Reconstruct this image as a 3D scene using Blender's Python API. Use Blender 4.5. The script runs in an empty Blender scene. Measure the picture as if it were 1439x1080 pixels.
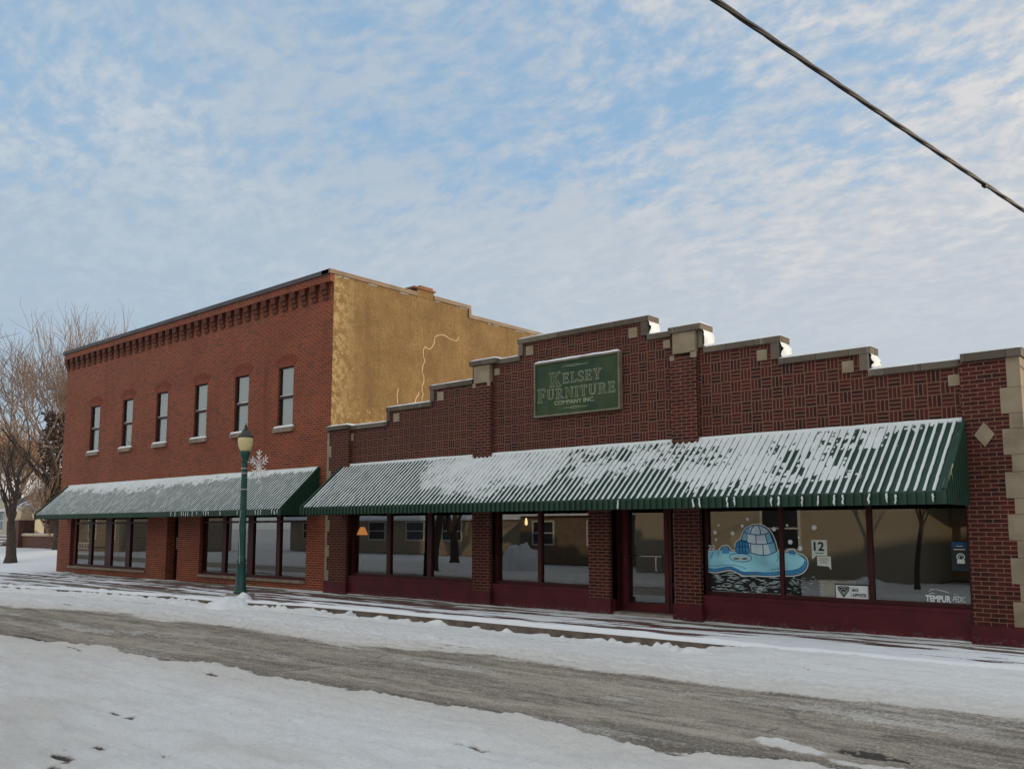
import bpy, math, random
import numpy as np
random.seed(7)
R = math.radians
C = bpy.context.scene.collection
PI = math.pi

# ------------------------------------------------------------------ numpy noise
def _h(ix, iy, s):
    v = np.sin(ix*127.1 + iy*311.7 + s*74.7)*43758.5453
    return v - np.floor(v)
def vn(x, y, s=0):
    x = np.asarray(x, float); y = np.asarray(y, float)
    ix = np.floor(x); iy = np.floor(y); fx = x-ix; fy = y-iy
    fx = fx*fx*(3-2*fx); fy = fy*fy*(3-2*fy)
    a = _h(ix, iy, s); b = _h(ix+1, iy, s); c = _h(ix, iy+1, s); d = _h(ix+1, iy+1, s)
    return (a*(1-fx)+b*fx)*(1-fy) + (c*(1-fx)+d*fx)*fy
def fbm(x, y, s=0, o=4):
    t = 0; a = .5; n = 0
    for k in range(o):
        t = t + a*vn(x*2**k, y*2**k, s+k*3.1); n += a; a *= .5
    return t/n
def sstep(a, b, x):
    t = np.clip((np.asarray(x, float)-a)/(b-a), 0, 1); return t*t*(3-2*t)

# ------------------------------------------------------------------ object helpers
def tag(o, label=None, cat=None, group=None, kind=None):
    if label: o['label'] = label
    if cat: o['category'] = cat
    if group: o['group'] = group
    if kind: o['kind'] = kind
    return o
def thing(name, label, cat, loc=(0, 0, 0), group=None, rz=0):
    o = bpy.data.objects.new(name, None); C.objects.link(o)
    o.location = loc; o.rotation_euler = (0, 0, rz); o.empty_display_size = .2
    return tag(o, label, cat, group)
def link(name, me, parent=None):
    o = bpy.data.objects.new(name, me); C.objects.link(o)
    if parent is not None: o.parent = parent
    return o
def copy_tree(o, parent=None):
    c = o.copy(); C.objects.link(c)
    if parent is not None: c.parent = parent
    for ch in list(o.children): copy_tree(ch, c)
    return c

class MB:
    def __init__(s): s.v = []; s.f = []; s.m = []
    def add(s, vs, fs, mi=0):
        b = len(s.v); s.v += [tuple(p) for p in vs]
        s.f += [tuple(i+b for i in f) for f in fs]; s.m += [mi]*len(fs)
    def box(s, x0, x1, y0, y1, z0, z1, mi=0):
        s.add([(x0,y0,z0),(x1,y0,z0),(x1,y1,z0),(x0,y1,z0),(x0,y0,z1),(x1,y0,z1),(x1,y1,z1),(x0,y1,z1)],
              [(0,3,2,1),(4,5,6,7),(0,1,5,4),(1,2,6,5),(2,3,7,6),(3,0,4,7)], mi)
    def prism(s, poly, y0, y1, mi=0):
        """polygon in (x, z), counter-clockwise seen from -y, extruded y0 (front) to y1"""
        n = len(poly)
        s.add([(x, y0, z) for x, z in poly]+[(x, y1, z) for x, z in poly],
              [tuple(range(n)), tuple(range(2*n-1, n-1, -1))]+[(i, i+n, (i+1) % n+n, (i+1) % n) for i in range(n)], mi)
    def prismx(s, poly, x0, x1, mi=0):
        """polygon in (y, z) extruded along x"""
        n = len(poly)
        s.add([(x0, y, z) for y, z in poly]+[(x1, y, z) for y, z in poly],
              [tuple(range(n-1, -1, -1)), tuple(range(n, 2*n))]+[(i, (i+1) % n, (i+1) % n+n, i+n) for i in range(n)], mi)
    def tube(s, pts, rad, n=8, mi=0, cap=True):
        pts = np.array(pts, float); k = len(pts)
        rad = np.full(k, rad) if np.isscalar(rad) else np.array(rad, float)
        d = np.gradient(pts, axis=0); d /= np.maximum(np.linalg.norm(d, axis=1)[:, None], 1e-9)
        up = np.array([0, 0, 1.]) if abs(d[0][2]) < .9 else np.array([1., 0, 0])
        vs = []; ang = np.arange(n)*2*PI/n
        for i in range(k):
            a = np.cross(up, d[i]); a /= np.linalg.norm(a)+1e-12; b = np.cross(d[i], a); up = b if abs(np.dot(b, d[i])) < .9 else up
            for t in ang: vs.append(pts[i]+rad[i]*(math.cos(t)*a+math.sin(t)*b))
        fs = [(i*n+j, i*n+(j+1) % n, (i+1)*n+(j+1) % n, (i+1)*n+j) for i in range(k-1) for j in range(n)]
        if cap: fs += [tuple(range(n-1, -1, -1)), tuple((k-1)*n+j for j in range(n))]
        s.add(vs, fs, mi)
    def lathe(s, prof, cx=0, cy=0, n=24, mi=0, flute=0, fl=None):
        vs = []
        for (r, z) in prof:
            for j in range(n):
                t = 2*PI*j/n; rr = r*(1-(flute if fl and fl[0] < z < fl[1] and j % 2 else 0))
                vs.append((cx+rr*math.cos(t), cy+rr*math.sin(t), z))
        k = len(prof)
        fs = [(i*n+j, i*n+(j+1) % n, (i+1)*n+(j+1) % n, (i+1)*n+j) for i in range(k-1) for j in range(n)]
        fs += [tuple(range(n-1, -1, -1)), tuple((k-1)*n+j for j in range(n))]
        s.add(vs, fs, mi)
    def snow(s, x0, x1, y0, y1, z, h, step=.07, seed=0, mi=0, thin=.35):
        """a soft slab of settled snow lying on z"""
        nx = max(4, int((x1-x0)/step)); ny = max(4, int((y1-y0)/step))
        u = np.linspace(0, 1, nx+1); v = np.linspace(0, 1, ny+1)
        U, V = np.meshgrid(u, v)
        X = x0+(x1-x0)*U; Y = y0+(y1-y0)*V
        e = np.minimum(np.minimum(U*(x1-x0), (1-U)*(x1-x0)), np.minimum(V*(y1-y0), (1-V)*(y1-y0)))
        f = np.sqrt(np.clip(e/(h*1.2), 0, 1))
        H = h*f*(thin+(1-thin)*fbm(X*5+seed, Y*5, seed))
        Y2 = Y+(vn(X*6, Y*3, seed+5)-.5)*.03*(1-f); Z = z+.001+H
        vs = np.stack([X, Y2, Z], -1).reshape(-1, 3); w = nx+1
        s.add(vs, [(j*w+i, j*w+i+1, (j+1)*w+i+1, (j+1)*w+i) for j in range(ny) for i in range(nx)], mi)
    def build(s, name, mats, parent=None, smooth=False):
        me = bpy.data.meshes.new(name); me.from_pydata(s.v, [], s.f)
        if not isinstance(mats, (list, tuple)): mats = [mats]
        for m in mats: me.materials.append(m)
        if len(mats) > 1: me.polygons.foreach_set('material_index', s.m)
        if smooth: me.polygons.foreach_set('use_smooth', [True]*len(me.polygons))
        me.update(); return link(name, me, parent)
def box(name, b, mat, parent=None):
    m = MB(); m.box(*b); return m.build(name, mat, parent)
def boxes(name, bs, mat, parent=None):
    m = MB()
    for b in bs: m.box(*b)
    return m.build(name, mat, parent)
def mesh_np(name, V, F, mat, parent=None, smooth=True, attrs=None):
    me = bpy.data.meshes.new(name)
    V = np.asarray(V, np.float32).reshape(-1, 3); F = np.asarray(F, np.int32); k = F.shape[1]
    me.vertices.add(len(V)); me.vertices.foreach_set('co', V.ravel())
    me.loops.add(F.size); me.loops.foreach_set('vertex_index', F.ravel())
    me.polygons.add(len(F)); me.polygons.foreach_set('loop_start', np.arange(0, F.size, k, dtype=np.int32))
    me.polygons.foreach_set('use_smooth', np.full(len(F), smooth))
    me.update(calc_edges=True); me.validate()
    for a, val in (attrs or {}).items():
        at = me.attributes.new(a, 'FLOAT', 'POINT'); at.data.foreach_set('value', np.asarray(val, np.float32).ravel())
    me.materials.append(mat); return link(name, me, parent)
def gridF(ny, nx, keep=None):
    j, i = np.meshgrid(np.arange(ny-1), np.arange(nx-1), indexing='ij')
    F = np.stack([j*nx+i, j*nx+i+1, (j+1)*nx+i+1, (j+1)*nx+i], -1).reshape(-1, 4)
    if keep is not None:
        k = keep.ravel(); F = F[k[F].any(1)]
    return F

# ------------------------------------------------------------------ materials
class NT:
    def __init__(s, name, rough=.7):
        s.mat = bpy.data.materials.new(name); s.mat.use_nodes = True
        s.t = s.mat.node_tree; s.b = s.t.nodes['Principled BSDF']; s.b.inputs['Roughness'].default_value = rough
        s.b.inputs['Specular IOR Level'].default_value = .25
    def n(s, ty, **kw):
        nd = s.t.nodes.new('ShaderNode'+ty)
        for k, v in kw.items(): setattr(nd, k, v)
        return nd
    def put(s, inp, v):
        if hasattr(v, 'is_linked') or isinstance(v, bpy.types.NodeSocket): s.t.links.new(v, inp)
        elif v is not None:
            inp.default_value = v if not (hasattr(inp.default_value, '__len__') and len(inp.default_value) == 4 and len(v) == 3) else (*v, 1)
    def m(s, op, a, b=None, c=None, clamp=False):
        nd = s.n('Math', operation=op); nd.use_clamp = clamp
        for i, v in enumerate((a, b, c)):
            if v is not None: s.put(nd.inputs[i], v)
        return nd.outputs[0]
    def mix(s, f, a, b, blend='MIX'):
        nd = s.n('Mix', data_type='RGBA', blend_type=blend)
        s.put(nd.inputs[0], f); s.put(nd.inputs[6], a); s.put(nd.inputs[7], b); return nd.outputs[2]
    def ss(s, a, b, x):
        nd = s.n('MapRange', interpolation_type='SMOOTHSTEP')
        s.put(nd.inputs[0], x); nd.inputs[1].default_value = a; nd.inputs[2].default_value = b; return nd.outputs[0]
    def xyz(s):
        if not hasattr(s, '_x'):
            s.tc = s.n('TexCoord'); sp = s.n('SeparateXYZ'); s.t.links.new(s.tc.outputs['Object'], sp.inputs[0]); s._x = sp.outputs
        return s._x
    def vec(s, x, y, z=0.):
        nd = s.n('CombineXYZ'); s.put(nd.inputs[0], x); s.put(nd.inputs[1], y); s.put(nd.inputs[2], z); return nd.outputs[0]
    def noise(s, v=None, scale=5., detail=4., rough=.55, sc=None):
        s.xyz(); nd = s.n('TexNoise'); nd.inputs['Scale'].default_value = scale; nd.inputs['Detail'].default_value = detail
        nd.inputs['Roughness'].default_value = rough
        src = v if v is not None else s.tc.outputs['Object']
        if sc:
            mp = s.n('Mapping'); mp.inputs['Scale'].default_value = sc; s.t.links.new(src, mp.inputs[0]); src = mp.outputs[0]
        s.t.links.new(src, nd.inputs['Vector']); return nd.outputs['Fac']
    def white(s, v):
        nd = s.n('TexWhiteNoise', noise_dimensions='3D'); s.t.links.new(v, nd.inputs[0]); return nd.outputs[0]
    def attr(s, name):
        nd = s.n('Attribute'); nd.attribute_name = name; return nd.outputs['Fac']
    def bump(s, h, strength=.3, dist=.01):
        nd = s.n('Bump'); nd.inputs['Strength'].default_value = strength; nd.inputs['Distance'].default_value = dist
        s.put(nd.inputs['Height'], h); s.t.links.new(nd.outputs[0], s.b.inputs['Normal'])
    def col(s, c): s.put(s.b.inputs['Base Color'], c); return s
    def rough(s, r): s.put(s.b.inputs['Roughness'], r); return s

def plain(name, c, rough=.6, var=.25, scale=6., metal=0., bump=.0, spec=.25, sc=None):
    t = NT(name, rough); f = t.noise(scale=scale, detail=5, sc=sc)
    d = tuple(x*(1-var) for x in c); l = tuple(min(1, x*(1+var)) for x in c)
    t.col(t.mix(t.ss(.25, .75, f), d, l)); t.b.inputs['Metallic'].default_value = metal
    t.b.inputs['Specular IOR Level'].default_value = spec
    if bump: t.bump(t.noise(scale=scale*7, detail=4), bump)
    return t.mat

def brick_mat(name, c1, c2, c3, mortar, bw=.215, bh=.0677, mo=.011, dirt=.25, bump=.6, glaze=.75):
    t = NT(name, glaze); x, y, z = t.xyz()
    u = t.m('ADD', x, y); v = t.vec(u, z)
    br = t.n('TexBrick'); br.offset = .5; br.squash = 1
    t.t.links.new(v, br.inputs['Vector'])
    br.inputs['Scale'].default_value = 1; br.inputs['Brick Width'].default_value = bw; br.inputs['Row Height'].default_value = bh
    br.inputs['Mortar Size'].default_value = mo/2; br.inputs['Mortar Smooth'].default_value = .15; br.inputs['Bias'].default_value = 0
    t.put(br.inputs['Color1'], c1); t.put(br.inputs['Color2'], c2); t.put(br.inputs['Mortar'], mortar)
    # odd dark bricks, one random value per brick
    row = t.m('FLOOR', t.m('DIVIDE', z, bh)); sh = t.m('MULTIPLY', t.m('MODULO', row, 2.), .5)
    cl = t.m('FLOOR', t.m('ADD', t.m('DIVIDE', u, bw), sh)); w = t.white(t.vec(cl, row, 3.))
    bc = t.mix(t.m('MULTIPLY', t.ss(.62, 1., w), t.m('SUBTRACT', 1., br.outputs['Fac'])), br.outputs['Color'], c3)
    n = t.noise(scale=.55, detail=6); n2 = t.noise(scale=9., detail=4)
    k = t.m('ADD', t.m('MULTIPLY', t.ss(.3, .75, n), dirt*1.4), t.m('MULTIPLY', n2, dirt*.6))
    bc = t.mix(k, bc, tuple(a*.42 for a in c1))
    # run-off streaks and pale salt bloom
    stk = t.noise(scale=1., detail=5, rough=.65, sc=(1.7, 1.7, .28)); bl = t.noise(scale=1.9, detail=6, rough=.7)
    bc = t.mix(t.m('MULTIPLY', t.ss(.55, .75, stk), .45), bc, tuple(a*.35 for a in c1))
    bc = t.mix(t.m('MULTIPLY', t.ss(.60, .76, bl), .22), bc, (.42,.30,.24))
    t.col(bc)
    t.bump(t.m('ADD', t.m('MULTIPLY', br.outputs['Fac'], -1.), t.m('MULTIPLY', n2, .5)), bump, .008)
    return t.mat

def basket_mat(name, c1, c2, c3, mortar, s=.205, mo=.055):
    t = NT(name, .7); x, y, z = t.xyz()
    u = t.m('DIVIDE', t.m('ADD', x, y), s); v = t.m('DIVIDE', z, s)
    iu = t.m('FLOOR', u); iv = t.m('FLOOR', v); fu = t.m('FRACT', u); fv = t.m('FRACT', v)
    par = t.m('ABSOLUTE', t.m('MODULO', t.m('ADD', iu, iv), 2.)); par = t.m('GREATER_THAN', par, .5)
    a = t.m('ADD', t.m('MULTIPLY', fu, par), t.m('MULTIPLY', fv, t.m('SUBTRACT', 1., par)))
    a3 = t.m('MULTIPLY', a, 3.); ft = t.m('FRACT', a3)
    def edge(f, w): return t.ss(.5-w, .5-w*.55, t.m('ABSOLUTE', t.m('SUBTRACT', f, .5)))
    e = t.m('MAXIMUM', edge(ft, mo*3), t.m('MAXIMUM', edge(fu, mo), edge(fv, mo)))
    w = t.white(t.vec(iu, iv, t.m('FLOOR', a3)))
    bc = t.mix(w, c1, c2); bc = t.mix(t.ss(.7, .95, t.white(t.vec(iv, iu, t.m('FLOOR', a3)))), bc, c3)
    n2 = t.noise(scale=9., detail=4); n = t.noise(scale=.6, detail=5)
    bc = t.mix(t.m('MULTIPLY', e, t.m('ADD', .55, t.m('MULTIPLY', n2, .7)), clamp=True), bc, mortar)
    t.col(t.mix(t.m('MULTIPLY', t.ss(.4, .8, n), .35), bc, tuple(k*.5 for k in c1)))
    t.bump(t.m('ADD', t.m('MULTIPLY', e, -1.), t.m('MULTIPLY', n2, .4)), .6, .008)
    return t.mat

M = {}
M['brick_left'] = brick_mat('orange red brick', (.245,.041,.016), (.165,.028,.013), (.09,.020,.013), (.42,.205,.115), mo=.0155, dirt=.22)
M['brick_shop'] = brick_mat('dark red brick', (.085,.0145,.0105), (.056,.0105,.009), (.026,.008,.008), (.26,.14,.09), mo=.013, dirt=.2)
M['basket'] = basket_mat('basket weave brick', (.080,.0135,.0095), (.050,.0095,.008), (.022,.008,.008), (.20,.105,.066))
M['arch'] = plain('arch brick', (.20,.052,.028), .8, .45, 18., bump=.3)
M['stone'] = plain('limestone', (.265,.21,.145), .8, .2, 3., bump=.25)
def coping_mat():
    t = NT('weathered coping stone', .85); x, y, z = t.xyz(); u = t.m('DIVIDE', t.m('ADD', x, y), .58)
    w_ = t.white(t.vec(t.m('FLOOR', u), 2., 5.)); n = t.noise(scale=3.5, detail=6, rough=.65); dr = t.noise(scale=1., detail=4, sc=(9, 9, .6))
    c = t.mix(w_, (.095,.075,.057), (.165,.135,.105)); c = t.mix(t.m('MULTIPLY', t.ss(.45,.7,n), .5), c, (.07,.06,.05)); c = t.mix(t.m('MULTIPLY', t.ss(.62,.72,dr), .45), c, (.36,.33,.29))
    j = t.ss(.488,.5,t.m('ABSOLUTE', t.m('SUBTRACT', t.m('FRACT', u), .5))); t.col(t.mix(j, c, (.03,.026,.022))); t.bump(t.m('ADD', n, t.m('MULTIPLY', j, -2.)), .5, .01); return t.mat
M['cap'] = coping_mat()
M['sill'] = plain('sill stone', (.25,.19,.145), .85, .25, 4., bump=.2)
def maroon_mat():
    t = NT('maroon paint', .55); x, y, z = t.xyz(); n = t.noise(scale=2.5, detail=6); f = t.noise(scale=18., detail=5, rough=.7)
    c = t.mix(t.ss(.3,.7,n), (.066,.0085,.0125), (.100,.0135,.019)); c = t.mix(t.m('MULTIPLY', t.ss(.60,.72,f), .5), c, (.05,.02,.02))
    sp = t.m('MULTIPLY', t.ss(.24,.0,t.m('ADD', z, t.m('MULTIPLY', n, .2))), t.ss(.46,.64,f)); t.col(t.mix(t.m('MULTIPLY', sp, .6), c, (.33,.28,.27)))
    t.rough(t.mix(n, (.45,.45,.45), (.75,.75,.75))); t.bump(f, .12); return t.mat
M['maroon'] = maroon_mat()
M['frame'] = plain('dark maroon frame', (.05,.008,.009), .5, .25, 5.)
M['darkframe'] = plain('dark brown sash', (.035,.014,.012), .5, .25, 5.)
M['metalcap'] = plain('dark metal flashing', (.06,.05,.055), .5, .3, 2.)
M['sidecap'] = plain('brown metal coping', (.17,.115,.075), .55, .25, 2.)
M['green'] = plain('green awning metal', (.013,.045,.027), .5, .18, 1.5, spec=.4)
M['lampgreen'] = plain('green painted iron', (.010,.060,.052), .4, .2, 5., spec=.4)
M['lampcap'] = plain('dark lamp cap', (.05,.055,.045), .45, .25, 8.)
M['globe'] = plain('cream lamp globe', (.64,.53,.27), .35, .08, 4., spec=.4)
M['white'] = plain('white paint', (.72,.72,.72), .5, .06, 5.)
M['tape'] = plain('pale strap', (.45,.42,.38), .6, .1, 5.)
M['wire'] = plain('black cable', (.018,.016,.016), .55, .3, 30.)
M['concrete'] = plain('concrete', (.26,.225,.185), .9, .3, 3., bump=.4)
M['roof'] = plain('tar roof', (.05,.05,.05), .9, .3, 2.)
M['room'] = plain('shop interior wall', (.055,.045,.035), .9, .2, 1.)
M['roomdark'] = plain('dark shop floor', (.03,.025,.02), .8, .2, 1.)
M['blind'] = plain('window blind', (.20,.22,.225), .9, .05, 1.)
M['tan'] = plain('tan board', (.40,.27,.12), .8, .15, 2.)
M['wood'] = plain('pale wood', (.48,.40,.24), .6, .15, 3.)
M['sofa'] = plain('dark upholstery', (.05,.045,.05), .9, .3, 5.)
M['doormat'] = plain('silver metal', (.55,.55,.55), .3, .05, 5., metal=1.)

def snow_mat(name, c=(.82,.83,.85), bump=.35):
    t = NT(name, .75); t.b.inputs['Specular IOR Level'].default_value = .2
    n = t.noise(scale=3., detail=6); n3 = t.noise(scale=60., detail=3)
    t.col(t.mix(t.ss(.3, .75, n), tuple(k*.90 for k in c), c))
    t.bump(t.m('ADD', t.m('MULTIPLY', n, 1.), t.m('MULTIPLY', n3, .25)), bump, .02); return t.mat
M['snow'] = snow_mat('fresh snow')
M['frost'] = snow_mat('thin awning snow', (.74,.77,.78), .2)

def stucco():
    t = NT('ochre stucco', .9); x, y, z = t.xyz()
    n = t.noise(scale=1.1, detail=7, rough=.62); f = t.noise(scale=22., detail=5, rough=.7)
    st = t.noise(scale=1., detail=5, sc=(1, 2.6, .22)); sp = t.noise(scale=5.5, detail=6, rough=.7)
    c = t.mix(t.ss(.3, .72, n), (.225,.138,.056), (.325,.208,.086))
    c = t.mix(t.m('MULTIPLY', t.ss(.5, .72, st), .55), c, (.18,.105,.045))
    c = t.mix(t.m('MULTIPLY', t.ss(.48, .66, f), .62), c, (.13,.08,.035))
    # paler flaking strip by the front edge and patches low down
    edge = t.m('MULTIPLY', t.ss(1.45, .25, t.m('ADD', y, t.m('MULTIPLY', sp, .5))), t.ss(.42, .6, sp))
    low = t.m('MULTIPLY', t.ss(6.1, 5.2, t.m('ADD', z, t.m('MULTIPLY', n, .8))), t.ss(.54, .64, sp))
    c = t.mix(t.m('MULTIPLY', t.m('MAXIMUM', edge, low), .92), c, (.50,.37,.18))
    dr = t.noise(scale=1., detail=5, rough=.7, sc=(1, 11, .5)); c = t.mix(t.m('MULTIPLY', t.ss(.58, .70, dr), .6), c, (.12,.075,.034))
    pt = t.noise(scale=13., detail=4, rough=.75); c = t.mix(t.m('MULTIPLY', t.ss(.62, .70, pt), .7), c, (.11,.068,.03))
    c = t.mix(t.m('MULTIPLY', t.ss(.60, .70, t.noise(scale=8., detail=5, rough=.7, sc=(1, 1, .6))), .5), c, (.42,.29,.13))
    t.col(c); t.bump(t.m('ADD', f, t.m('ADD', t.m('MULTIPLY', sp, .8), pt)), 1., .04); return t.mat
M['stucco'] = stucco()
M['crackfill'] = plain('pale crack filler', (.60,.45,.25), .9, .1, 8.)

def glass(name='window glass', tint=(.86,.88,.87), ior=2.45, wav=.0012):
    t = NT(name); nt = t.t; out = nt.nodes['Material Output']; nt.nodes.remove(t.b)
    fr = t.n('Fresnel'); fr.inputs['IOR'].default_value = ior
    tr = t.n('BsdfTransparent'); tr.inputs[0].default_value = (*tint, 1)
    gl = t.n('BsdfGlossy'); gl.inputs['Roughness'].default_value = .0; gl.inputs[0].default_value = (.95,.97,.97,1)
    # both faces of the double glazing are folded into the outer one; the far face only lets light through
    ge = t.n('NewGeometry'); fk = t.m('MULTIPLY', fr.outputs[0], t.m('SUBTRACT', 1., ge.outputs['Backfacing']))
    mx = t.n('MixShader'); nt.links.new(fk, mx.inputs[0]); nt.links.new(tr.outputs[0], mx.inputs[1]); nt.links.new(gl.outputs[0], mx.inputs[2])
    nt.links.new(mx.outputs[0], out.inputs[0]); return t.mat
M['glass'] = glass()
def emit(name, c, st):
    t = NT(name); t.b.inputs['Emission Color'].default_value = (*c, 1); t.b.inputs['Emission Strength'].default_value = st
    t.col(c); return t.mat

# ------------------------------------------------------------------ camera
cam = bpy.data.cameras.new('camera'); co = bpy.data.objects.new('camera', cam); C.objects.link(co)
Rm = np.array([[7.51251160e-01, 7.51515778e-02, -6.55723978e-01], [6.60016435e-01, -8.55398547e-02, 7.46365352e-01], [0, 9.93496439e-01, 1.13863192e-01]])
from mathutils import Matrix
mw = Matrix(((Rm[0][0], Rm[0][1], -Rm[0][2]), (Rm[1][0], Rm[1][1], -Rm[1][2]), (Rm[2][0], Rm[2][1], -Rm[2][2]))).to_4x4()
mw.translation = (20.0723, -15.1222, 1.75)
co.matrix_world = mw
cam.sensor_width = 36; cam.lens = 36*1239/1439; cam.shift_y = 60/1439; cam.clip_end = 5000; cam.clip_start = .05
bpy.context.scene.camera = co

# ------------------------------------------------------------------ light and sky
SUN_AZ, SUN_EL = R(46), R(8)
sd = np.array([math.cos(SUN_EL)*math.cos(SUN_AZ), math.cos(SUN_EL)*math.sin(SUN_AZ), math.sin(SUN_EL)])
sl = bpy.data.lights.new('sun', 'SUN'); so = bpy.data.objects.new('sun', sl); C.objects.link(so)
sl.energy = 3.0; sl.angle = R(.6); sl.color = (1, .78, .52)
from mathutils import Vector
so.rotation_euler = Vector(tuple(sd)).to_track_quat('Z', 'Y').to_euler(); so.location = (30, 20, 30)

w = bpy.data.worlds.new('World'); bpy.context.scene.world = w; w.use_nodes = True
def world():
    t = NT.__new__(NT); t.t = w.node_tree; nt = t.t
    bg = nt.nodes['Background']
    sky = t.n('TexSky', sky_type='NISHITA'); sky.sun_disc = False; sky.sun_elevation = SUN_EL; sky.sun_rotation = PI/2-SUN_AZ
    sky.air_density = 1.; sky.dust_density = .6; sky.ozone_density = 1.6
    tc = t.n('TexCoord'); t.tc = tc; sp = t.n('SeparateXYZ'); nt.links.new(tc.outputs['Generated'], sp.inputs[0]); t._x = sp.outputs
    x, y, z = sp.outputs
    zz = t.m('ADD', t.m('MAXIMUM', z, 0.), .26)
    p = t.vec(t.m('DIVIDE', x, zz), t.m('DIVIDE', y, zz), 0.)
    # bend the coordinates so that the cloud rows waver
    wq = t.n('TexNoise'); wq.inputs['Scale'].default_value = 1.3; wq.inputs['Detail'].default_value = 3; nt.links.new(p, wq.inputs['Vector'])
    vm = t.n('VectorMath', operation='MULTIPLY_ADD'); nt.links.new(wq.outputs['Color'], vm.inputs[0]); vm.inputs[1].default_value = (.22,.22,0); nt.links.new(p, vm.inputs[2])
    q = vm.outputs[0]
    def mp(rot, sc, loc=(0, 0, 0)):
        nd = t.n('Mapping'); nd.inputs['Rotation'].default_value = (0, 0, rot); nd.inputs['Scale'].default_value = sc; nd.inputs['Location'].default_value = loc
        nt.links.new(q, nd.inputs[0]); return nd.outputs[0]
    big = t.noise(mp(.4, (1, 1.3, 1), CLOUD[0]), 1.25, 4, .5)
    mid = t.noise(mp(.9, (1, 1.15, 1), CLOUD[1]), 7.2, 7, .62)
    rip = t.noise(mp(-.5, (1, 1.5, 1), (2, 5, 0)), 19.0, 5, .60)
    cov = t.m('ADD', t.m('MULTIPLY', big, .72), t.m('ADD', t.m('MULTIPLY', mid, .70), t.m('MULTIPLY', rip, .62)))
    # the deck closes towards the horizon
    low = t.ss(.40, .20, z)
    cov = t.m('ADD', cov, t.m('MULTIPLY', low, .30))
    mask = t.ss(.74, 1.10, cov)
    dot = t.n('VectorMath', operation='DOT_PRODUCT'); nt.links.new(tc.outputs['Generated'], dot.inputs[0]); dot.inputs[1].default_value = tuple(sd)
    warm = t.m('MAXIMUM', t.ss(-.40, .55, dot.outputs['Value']), t.m('MULTIPLY', t.ss(.0, -.6, y), .95))
    lum = t.m('MULTIPLY', t.ss(.41, .64, t.m('ADD', t.m('MULTIPLY', mid, .45), t.m('MULTIPLY', rip, .55))), t.m('MULTIPLY', t.ss(.14, .42, z), t.ss(.30, .58, t.noise(mp(.2, (1, 1, 1), (7, 3, 0)), .9, 3, .5))), clamp=True)
    shade = t.mix(warm, (3.75,4.7,5.65), (4.85,5.25,5.75))
    lit = t.mix(warm, (5.4,5.9,6.4), (8.7,7.85,7.0))
    cl = t.mix(t.m('MULTIPLY', lum, .9), shade, lit)
    gap = t.mix(.7, t.mix(1., sky.outputs[0], (2.2,2.2,2.2), 'MULTIPLY'), (3.0,4.7,6.7))
    col = t.mix(t.m('MULTIPLY', mask, .93), gap, cl)
    # below the horizon: dull ground bounce
    col = t.mix(t.ss(.0, -.06, z), col, (3.4,3.5,3.7))
    # unseen sky behind the camera, brightened and warmed to lift the ground light
    k = t.m('ADD', 1., t.m('MULTIPLY', t.ss(.15, -.45, y), .55)); kk = t.vec(t.m('MULTIPLY', k, t.m('ADD', 1., t.m('MULTIPLY', t.ss(.15, -.45, y), .05))), k, t.m('MULTIPLY', k, t.m('SUBTRACT', 1., t.m('MULTIPLY', t.ss(.15, -.45, y), .10))))
    col = t.mix(1., col, kk, 'MULTIPLY')
    nt.links.new(col, bg.inputs[0]); bg.inputs[1].default_value = .1
CLOUD = ((3.1, 1.7, 0), (.4, 7.7, 0))
world()
vs = bpy.context.scene.view_settings
vs.view_transform = 'Standard'; vs.look = 'None'; vs.exposure = .15; vs.gamma = 1; vs.use_curve_mapping = False
cy = bpy.context.scene.cycles
cy.use_adaptive_sampling = False; cy.max_bounces = 8; cy.transparent_max_bounces = 12; cy.caustics_reflective = False; cy.caustics_refractive = False
#PART2
# ================================================================== the ground
def curb_y(x):
    return np.interp(x, [-60,-12,-9,-6,-2.5,.3,3,6,12,14,60], [-5.6,-5.1,-4.85,-4.2,-3.75,-3.5,-2.95,-2.83,-2.78,-2.75,-2.75])
def lane_top(x): return np.interp(x, [-60,-10,-3.8,0,4.2,8.2,11.5,14.7,17.9,60], [-9.5,-7.4,-6.9,-6.05,-5.85,-5.75,-5.35,-5.3,-4.95,-4.2])
def lane_bot(x): return np.interp(x, [-60,-6,2.7,4.8,7.6,11.5,13.8,15.7,17,60], [-13,-9.8,-9.1,-8.8,-8.5,-8.4,-8.28,-8.4,-8.05,-7.2])

gm = MB(); gm.add([(-1500,-1500,-.24),(1500,-1500,-.24),(1500,1500,-.24),(-1500,1500,-.24)], [(0,1,2,3)])
tag(gm.build('ground', M['snow']), kind='structure')

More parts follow.
